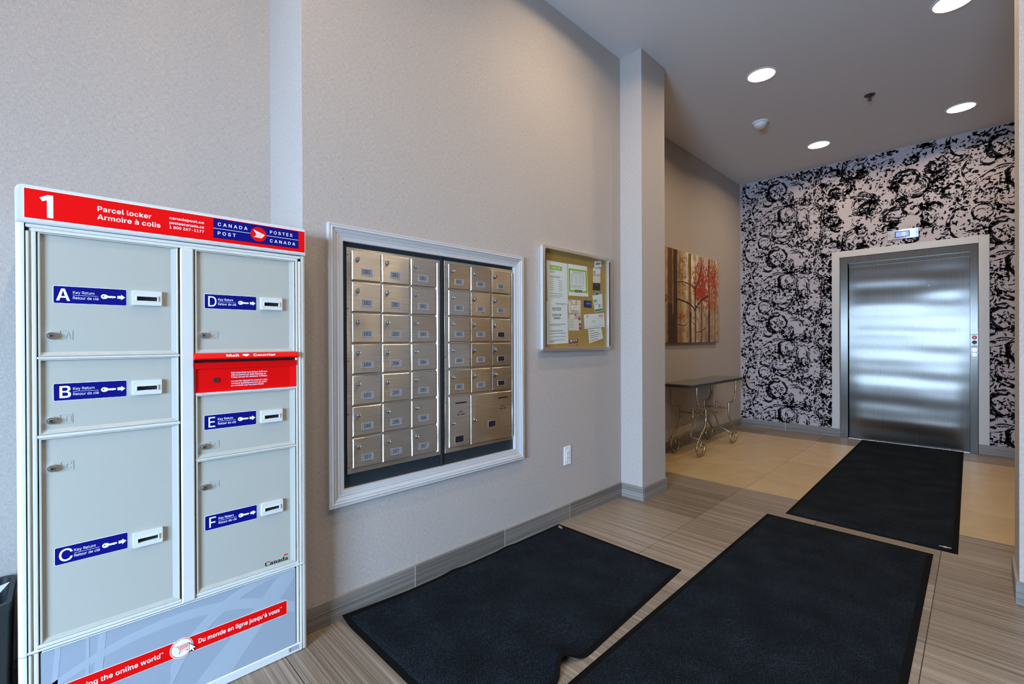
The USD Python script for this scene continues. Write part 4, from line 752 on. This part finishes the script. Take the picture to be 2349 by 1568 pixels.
paper('card', 'near black business card, fourth from the top right', 'card', [(2.753, 1.637), (2.841, 1.642), (2.841, 1.589), (2.748, 1.585)], 'dark_card', 1, [('paper_cream', unary_union([Point(.45, .22).buffer(.05), Point(.62, .26).buffer(.03)]), 'pin')])
paper('card', 'small teal card half hidden behind the curled white flyer', 'card', [(2.782, 1.574), (2.846, 1.583), (2.841, 1.540), (2.777, 1.535)], 'teal', 0, [('navy_card', sbox(.1, .3, .6, .6), 'dark_word')])

# ------------------------------------------------------------------ wall outlet
ot = thing('wall_outlet', 'white wall outlet low on the wall left of the column', 'outlet', (0, 2.455, .372))
obj('plate', rb(.0, .006, 2.419, 2.494, .372, .498, .0025), 'white_plastic', ot)
obj('receptacle', rb(.0055, .0085, 2.439, 2.473, .402, .470, .0012), 'white_plastic', ot)
obj('slot', [bx(.0084, .0088, a, a + .0025, z, z + .008) for z in (.449, .415) for a in (2.450, 2.461)], 'lock_dark', ot)

# ------------------------------------------------------------------ forest picture
cv = thing('canvas_print', 'unframed canvas print of a misty forest with red leaves', 'picture', (X_FL, 5.25, 1.188))
C0, C1, CZ0, CZ1 = 4.44, 6.043, 1.188, 2.226; XC = -.376
obj('canvas', rb(X_FL + .001, XC, C0, C1, CZ0, CZ1, .003), 'canvas_ground', cv)
rt = random.Random(4)
def trunk(y0, y1, lean=.0, wob=.006):
    zs = np.linspace(CZ0 + .002, CZ1 - .002, 14); l = [(y0 + lean * k / 13 + rt.uniform(-wob, wob), z) for k, z in enumerate(zs)]; r = [(y1 + lean * k / 13 * .7 + rt.uniform(-wob, wob), z) for k, z in enumerate(zs)]
    return Polygon(l + r[::-1]).buffer(0)
def band(m, ps, name, lvl):
    if name.endswith('trunk') and len(ps) > 1:
        for k, q in enumerate(ps): band(m, [q], name, lvl + .1 * k)
        return
    obj(name, onX(P2(unary_union(ps).intersection(sbox(C0 + .003, CZ0 + .003, C1 - .003, CZ1 - .003)), .0003), XC + .0002 * lvl), m, cv)
band('trunk_pale', [trunk(5.455, 5.475), trunk(5.845, 5.865), trunk(4.60, 4.625)], 'pale_trunk', 1)
band('trunk_ochre', [trunk(5.172, 5.243), trunk(4.945, 4.957), trunk(5.905, 5.930)], 'ochre_trunk', 2)
band('trunk_brown', [trunk(4.662, 4.768), trunk(5.510, 5.528), trunk(5.716, 5.768)], 'brown_trunk', 3)
band('trunk_dark', [trunk(4.793, 4.884), trunk(4.47, 4.55), trunk(4.67, 4.76).intersection(sbox(4, CZ0, 7, 1.62)), trunk(4.76, 4.80).intersection(sbox(4, CZ0, 7, 1.50)), trunk(5.725, 5.758).intersection(sbox(4, CZ0, 7, 1.8)), trunk(5.20, 5.235).intersection(sbox(4, CZ0, 7, 1.55))], 'dark_trunk', 4)
def leafy(n, cy_, cz_, sy, sz, r0, r1):
    return [affinity.rotate(affinity.scale(Point(0, 0).buffer(1, quad_segs=2), rt.uniform(r0, r1), rt.uniform(r0, r1) * .7), rt.uniform(0, 180)) for _ in range(0)] + [affinity.translate(affinity.rotate(affinity.scale(Point(0, 0).buffer(1, quad_segs=2), rt.uniform(r0, r1), rt.uniform(r0, r1) * .6), rt.uniform(0, 180)), rt.gauss(cy_, sy), rt.gauss(cz_, sz)) for _ in range(n)]
band('leaf_rust', leafy(170, 5.46, 1.88, .11, .12, .008, .026) + leafy(110, 5.85, 1.97, .10, .11, .008, .026) + leafy(100, 5.85, 1.72, .09, .08, .008, .024) + leafy(30, 4.98, 1.50, .07, .02, .006, .014), 'rust_leaves', 5)
band('leaf_red', leafy(240, 5.52, 1.81, .11, .07, .008, .026) + leafy(120, 5.60, 2.00, .11, .07, .008, .022) + leafy(70, 5.88, 2.02, .06, .05, .006, .02) + leafy(50, 5.93, 1.88, .04, .05, .006, .018) + leafy(20, 5.0, 1.47, .05, .015, .005, .012), 'red_leaves', 6)
band('leaf_wine', leafy(50, 5.56, 1.72, .09, .07, .004, .012) + leafy(30, 4.62, 1.68, .03, .03, .005, .014) + leafy(70, 5.05, 1.88, .07, .10, .003, .010) + leafy(60, 5.0, 2.08, .08, .07, .003, .012) + leafy(40, 5.85, 1.55, .1, .12, .003, .008) + leafy(25, 5.5, 1.93, .05, .04, .004, .01), 'dark_leaves', 7)
tw = [[(5.345, CZ0), (5.347, 1.55), (5.340, 1.80), (5.40, 1.88), (5.47, 1.98), (5.50, 2.10)], [(5.345, 1.56), (5.25, 1.62), (5.10, 1.655), (4.88, 1.68)], [(5.345, 1.58), (5.42, 1.64), (5.52, 1.70), (5.70, 1.76)], [(5.342, 1.82), (5.22, 1.86), (5.02, 1.88), (4.88, 1.865)], [(5.36, 1.62), (5.44, 1.60), (5.47, 1.56)], [(5.346, 1.40), (5.20, 1.44), (5.06, 1.385), (4.9, 1.395)], [(5.346, 1.31), (5.5, 1.325), (5.66, 1.37)], [(5.346, 1.50), (5.28, 1.48)], [(5.43, 1.92), (5.36, 1.96)]]
band('twig', [LineString(smooth_path(np.array(p), 6)).buffer(w) for p, w in zip(tw, (.009, .008, .008, .004, .006, .003, .004, .003, .003))] + leafy(40, 5.05, 1.90, .07, .10, .002, .006) + leafy(25, 5.45, 1.35, .08, .03, .002, .006), 'twigs', 8)

# ------------------------------------------------------------------ console table
T0, T1, TX0, TX1, TZ = 4.53, 5.968, X_FL + .022, -.052, .762
ct = thing('console_table', 'wrought iron console table with a dark glass top under the forest picture', 'table', ((TX0 + TX1) / 2, 5.25, 0))
obj('tabletop', rb(TX0, TX1, T0, T1, TZ - .012, TZ, .003), 'table_glass', ct)
obj('apron', rb(TX0 + .006, TX1 - .006, T0 + .006, T1 - .006, TZ - .034, TZ - .0125, .003), 'apron_dark', ct)
YC = 5.205
S = [(.545, .728), (.543, .650), (.530, .585), (.485, .518), (.420, .492), (.322, .488)]
S2 = [(.322, .488), (.319, .420), (.322, .355), (.352, .292), (.425, .238), (.510, .170), (.548, .105), (.528, .045), (.470, .010), (.405, .012), (.365, .055), (.362, .105), (.395, .140), (.435, .138), (.450, .108), (.430, .092)]
RR = .0115
for x in (-.062, -.345):
    for sgn in (-1, 1):
        a = smooth_path([(x, YC + sgn * p, z) for p, z in S], 6); b = smooth_path([(x, YC + sgn * p, z) for p, z in S2], 6)
        obj('leg', [tube(a, RR, 8), tube(b, RR, 8)], 'antique_gold', ct, smooth=50)
def finial(y):
    pr = [(.004, -.075), (.012, -.072), (.014, -.064), (.009, -.055), (.012, -.048), (.012, -.030), (.007, -.024), (.011, -.016), (.011, .016), (.007, .024), (.012, .030), (.012, .048), (.009, .055), (.014, .064), (.012, .072), (.004, .075)]
    return lathe(pr, (-.203, y, .425), 'z', 16)
for sgn in (-1, 1):
    y = YC + sgn * .320
    obj('crossbar', tube([(-.062, y, .425), (-.20, y, .424), (-.345, y, .425)], .0095, 8), 'antique_gold', ct, smooth=50)
    obj('baluster', finial(y), 'antique_gold', ct, smooth=40)
    y2 = YC + sgn * .385
    obj('stretcher', tube(smooth_path([(-.070, y2, .125), (-.135, y2, .165), (-.203, y2, .178), (-.27, y2, .165), (-.337, y2, .125)], 6), .0085, 8), 'antique_gold', ct, smooth=50)
obj('arch', tube(smooth_path([(-.203, YC - .385, .180), (-.203, YC - .32, .29), (-.203, YC - .19, .395), (-.203, YC, .432), (-.203, YC + .19, .395), (-.203, YC + .32, .29), (-.203, YC + .385, .180)], 8), .0095, 8), 'antique_gold', ct, smooth=50)
obj('centre_rail', tube(smooth_path([(-.203, YC - .32, .425), (-.20, YC - .16, .440), (-.203, YC, .433), (-.206, YC + .16, .440), (-.203, YC + .32, .425)], 8), .0085, 8), 'antique_gold', ct, smooth=50)

# ------------------------------------------------------------------ floor mats
def mat_(name_label, corners, lift=None, tabs=(), thick=.009, border=.024):
    """corners: four (x, y), counter-clockwise; a carpet field in a rubber border"""
    P = np.array(corners, float); t = thing('floor_mat', name_label, 'mat', (*P.mean(0), 0))
    nu, nv = 60, 90
    U, V = np.meshgrid(np.linspace(0, 1, nu), np.linspace(0, 1, nv), indexing='ij')
    def pos(U, V):
        x = (P[0,0]*(1-U) + P[1,0]*U)*(1-V) + (P[3,0]*(1-U) + P[2,0]*U)*V; y = (P[0,1]*(1-U) + P[1,1]*U)*(1-V) + (P[3,1]*(1-U) + P[2,1]*U)*V
        return x, y
    Lu = np.linalg.norm(P[1] - P[0]); Lv = np.linalg.norm(P[3] - P[0])
    for nm, (ua, ub, va, vb), m, h in (('rubber_border', (0, 1, 0, 1), 'rubber', .0035), ('carpet', (border / Lu, 1 - border / Lu, border / Lv, 1 - border / Lv), 'carpet', thick)):
        u, v = ua + (ub - ua) * U, va + (vb - va) * V
        x, y = pos(u, v); l = lift(x, y, u, v) if lift else (0 * x, 0 * x, 0 * x)
        e = np.minimum(np.minimum(U, 1 - U) * Lu, np.minimum(V, 1 - V) * Lv); hz = h * np.clip(e / .006 + (.25 if nm == 'rubber_border' else .3), 0, 1)
        topv = np.stack([x + l[1], y + l[2], hz + l[0] + .0008], -1).reshape(-1, 3); bot = topv.copy(); bot[:, 2] = (l[0] + .0006).ravel()
        idx = np.arange(nu * nv).reshape(nu, nv); q = np.stack([idx[:-1,:-1], idx[1:,:-1], idx[1:,1:], idx[:-1,1:]], -1).reshape(-1, 4); N = nu * nv
        f = np.vstack([q[:, [0,1,2]], q[:, [0,2,3]]]); rim = np.concatenate([idx[:, 0], idx[-1, 1:], idx[-2::-1, -1], idx[0, -2:0:-1]]); r2 = np.roll(rim, -1)
        f = np.vstack([f, f[:, ::-1] + N, np.stack([rim, rim + N, r2 + N], -1), np.stack([rim, r2 + N, r2], -1)])
        obj(nm, trimesh.Trimesh(np.vstack([topv, bot]), f, process=False), m, t, smooth=45)
    for (x, y, a) in tabs:
        pl = affinity.translate(affinity.rotate(unary_union([sbox(-.026, -.006, .026, .006), Point(0, 0).buffer(.013)]), a, origin=(0, 0)), x, y)
        mm = P2(pl, .0006); mm.apply_translation((0, 0, thick + .0006)); obj('maker_tab', mm, 'aluminium', t)
mat_('long dark mat in the centre foreground, its far end by the beige tiles', [(.952, .30), (1.800, .30), (1.792, 3.512), (.934, 3.516)])
mat_('black mat running from the gap up to the elevator sill', [(1.022, 3.614), (1.890, 3.606), (1.862, 6.925), (.985, 6.925)], tabs=[(1.835, 3.66, 4)])
def lift3(x, y, u, v):
    # the edge towards the middle mat bulges into a ripple, and the near corner by the baseboard curls up
    g = np.exp(-((y - 1.335) / .055) ** 2) * np.clip((u - .62) / .38, 0, 1) ** 2
    k = np.clip(1 - u / .10, 0, 1) ** 2 * np.clip(1 - v / .22, 0, 1)
    wv = .012 * np.clip(1 - u / .12, 0, 1) * (np.exp(-((y - 1.47) / .05) ** 2) + np.exp(-((y - 1.86) / .05) ** 2) * .8)
    return .030 * g + .018 * k + wv * .6, -.045 * g + .03 * k * 0, 0 * x
mat_('navy mat against the wall under the mailboxes', [(.016, .868), (.945, .872), (.868, 2.335), (.018, 2.345)], lift3, tabs=[(.070, 2.298, -30)])
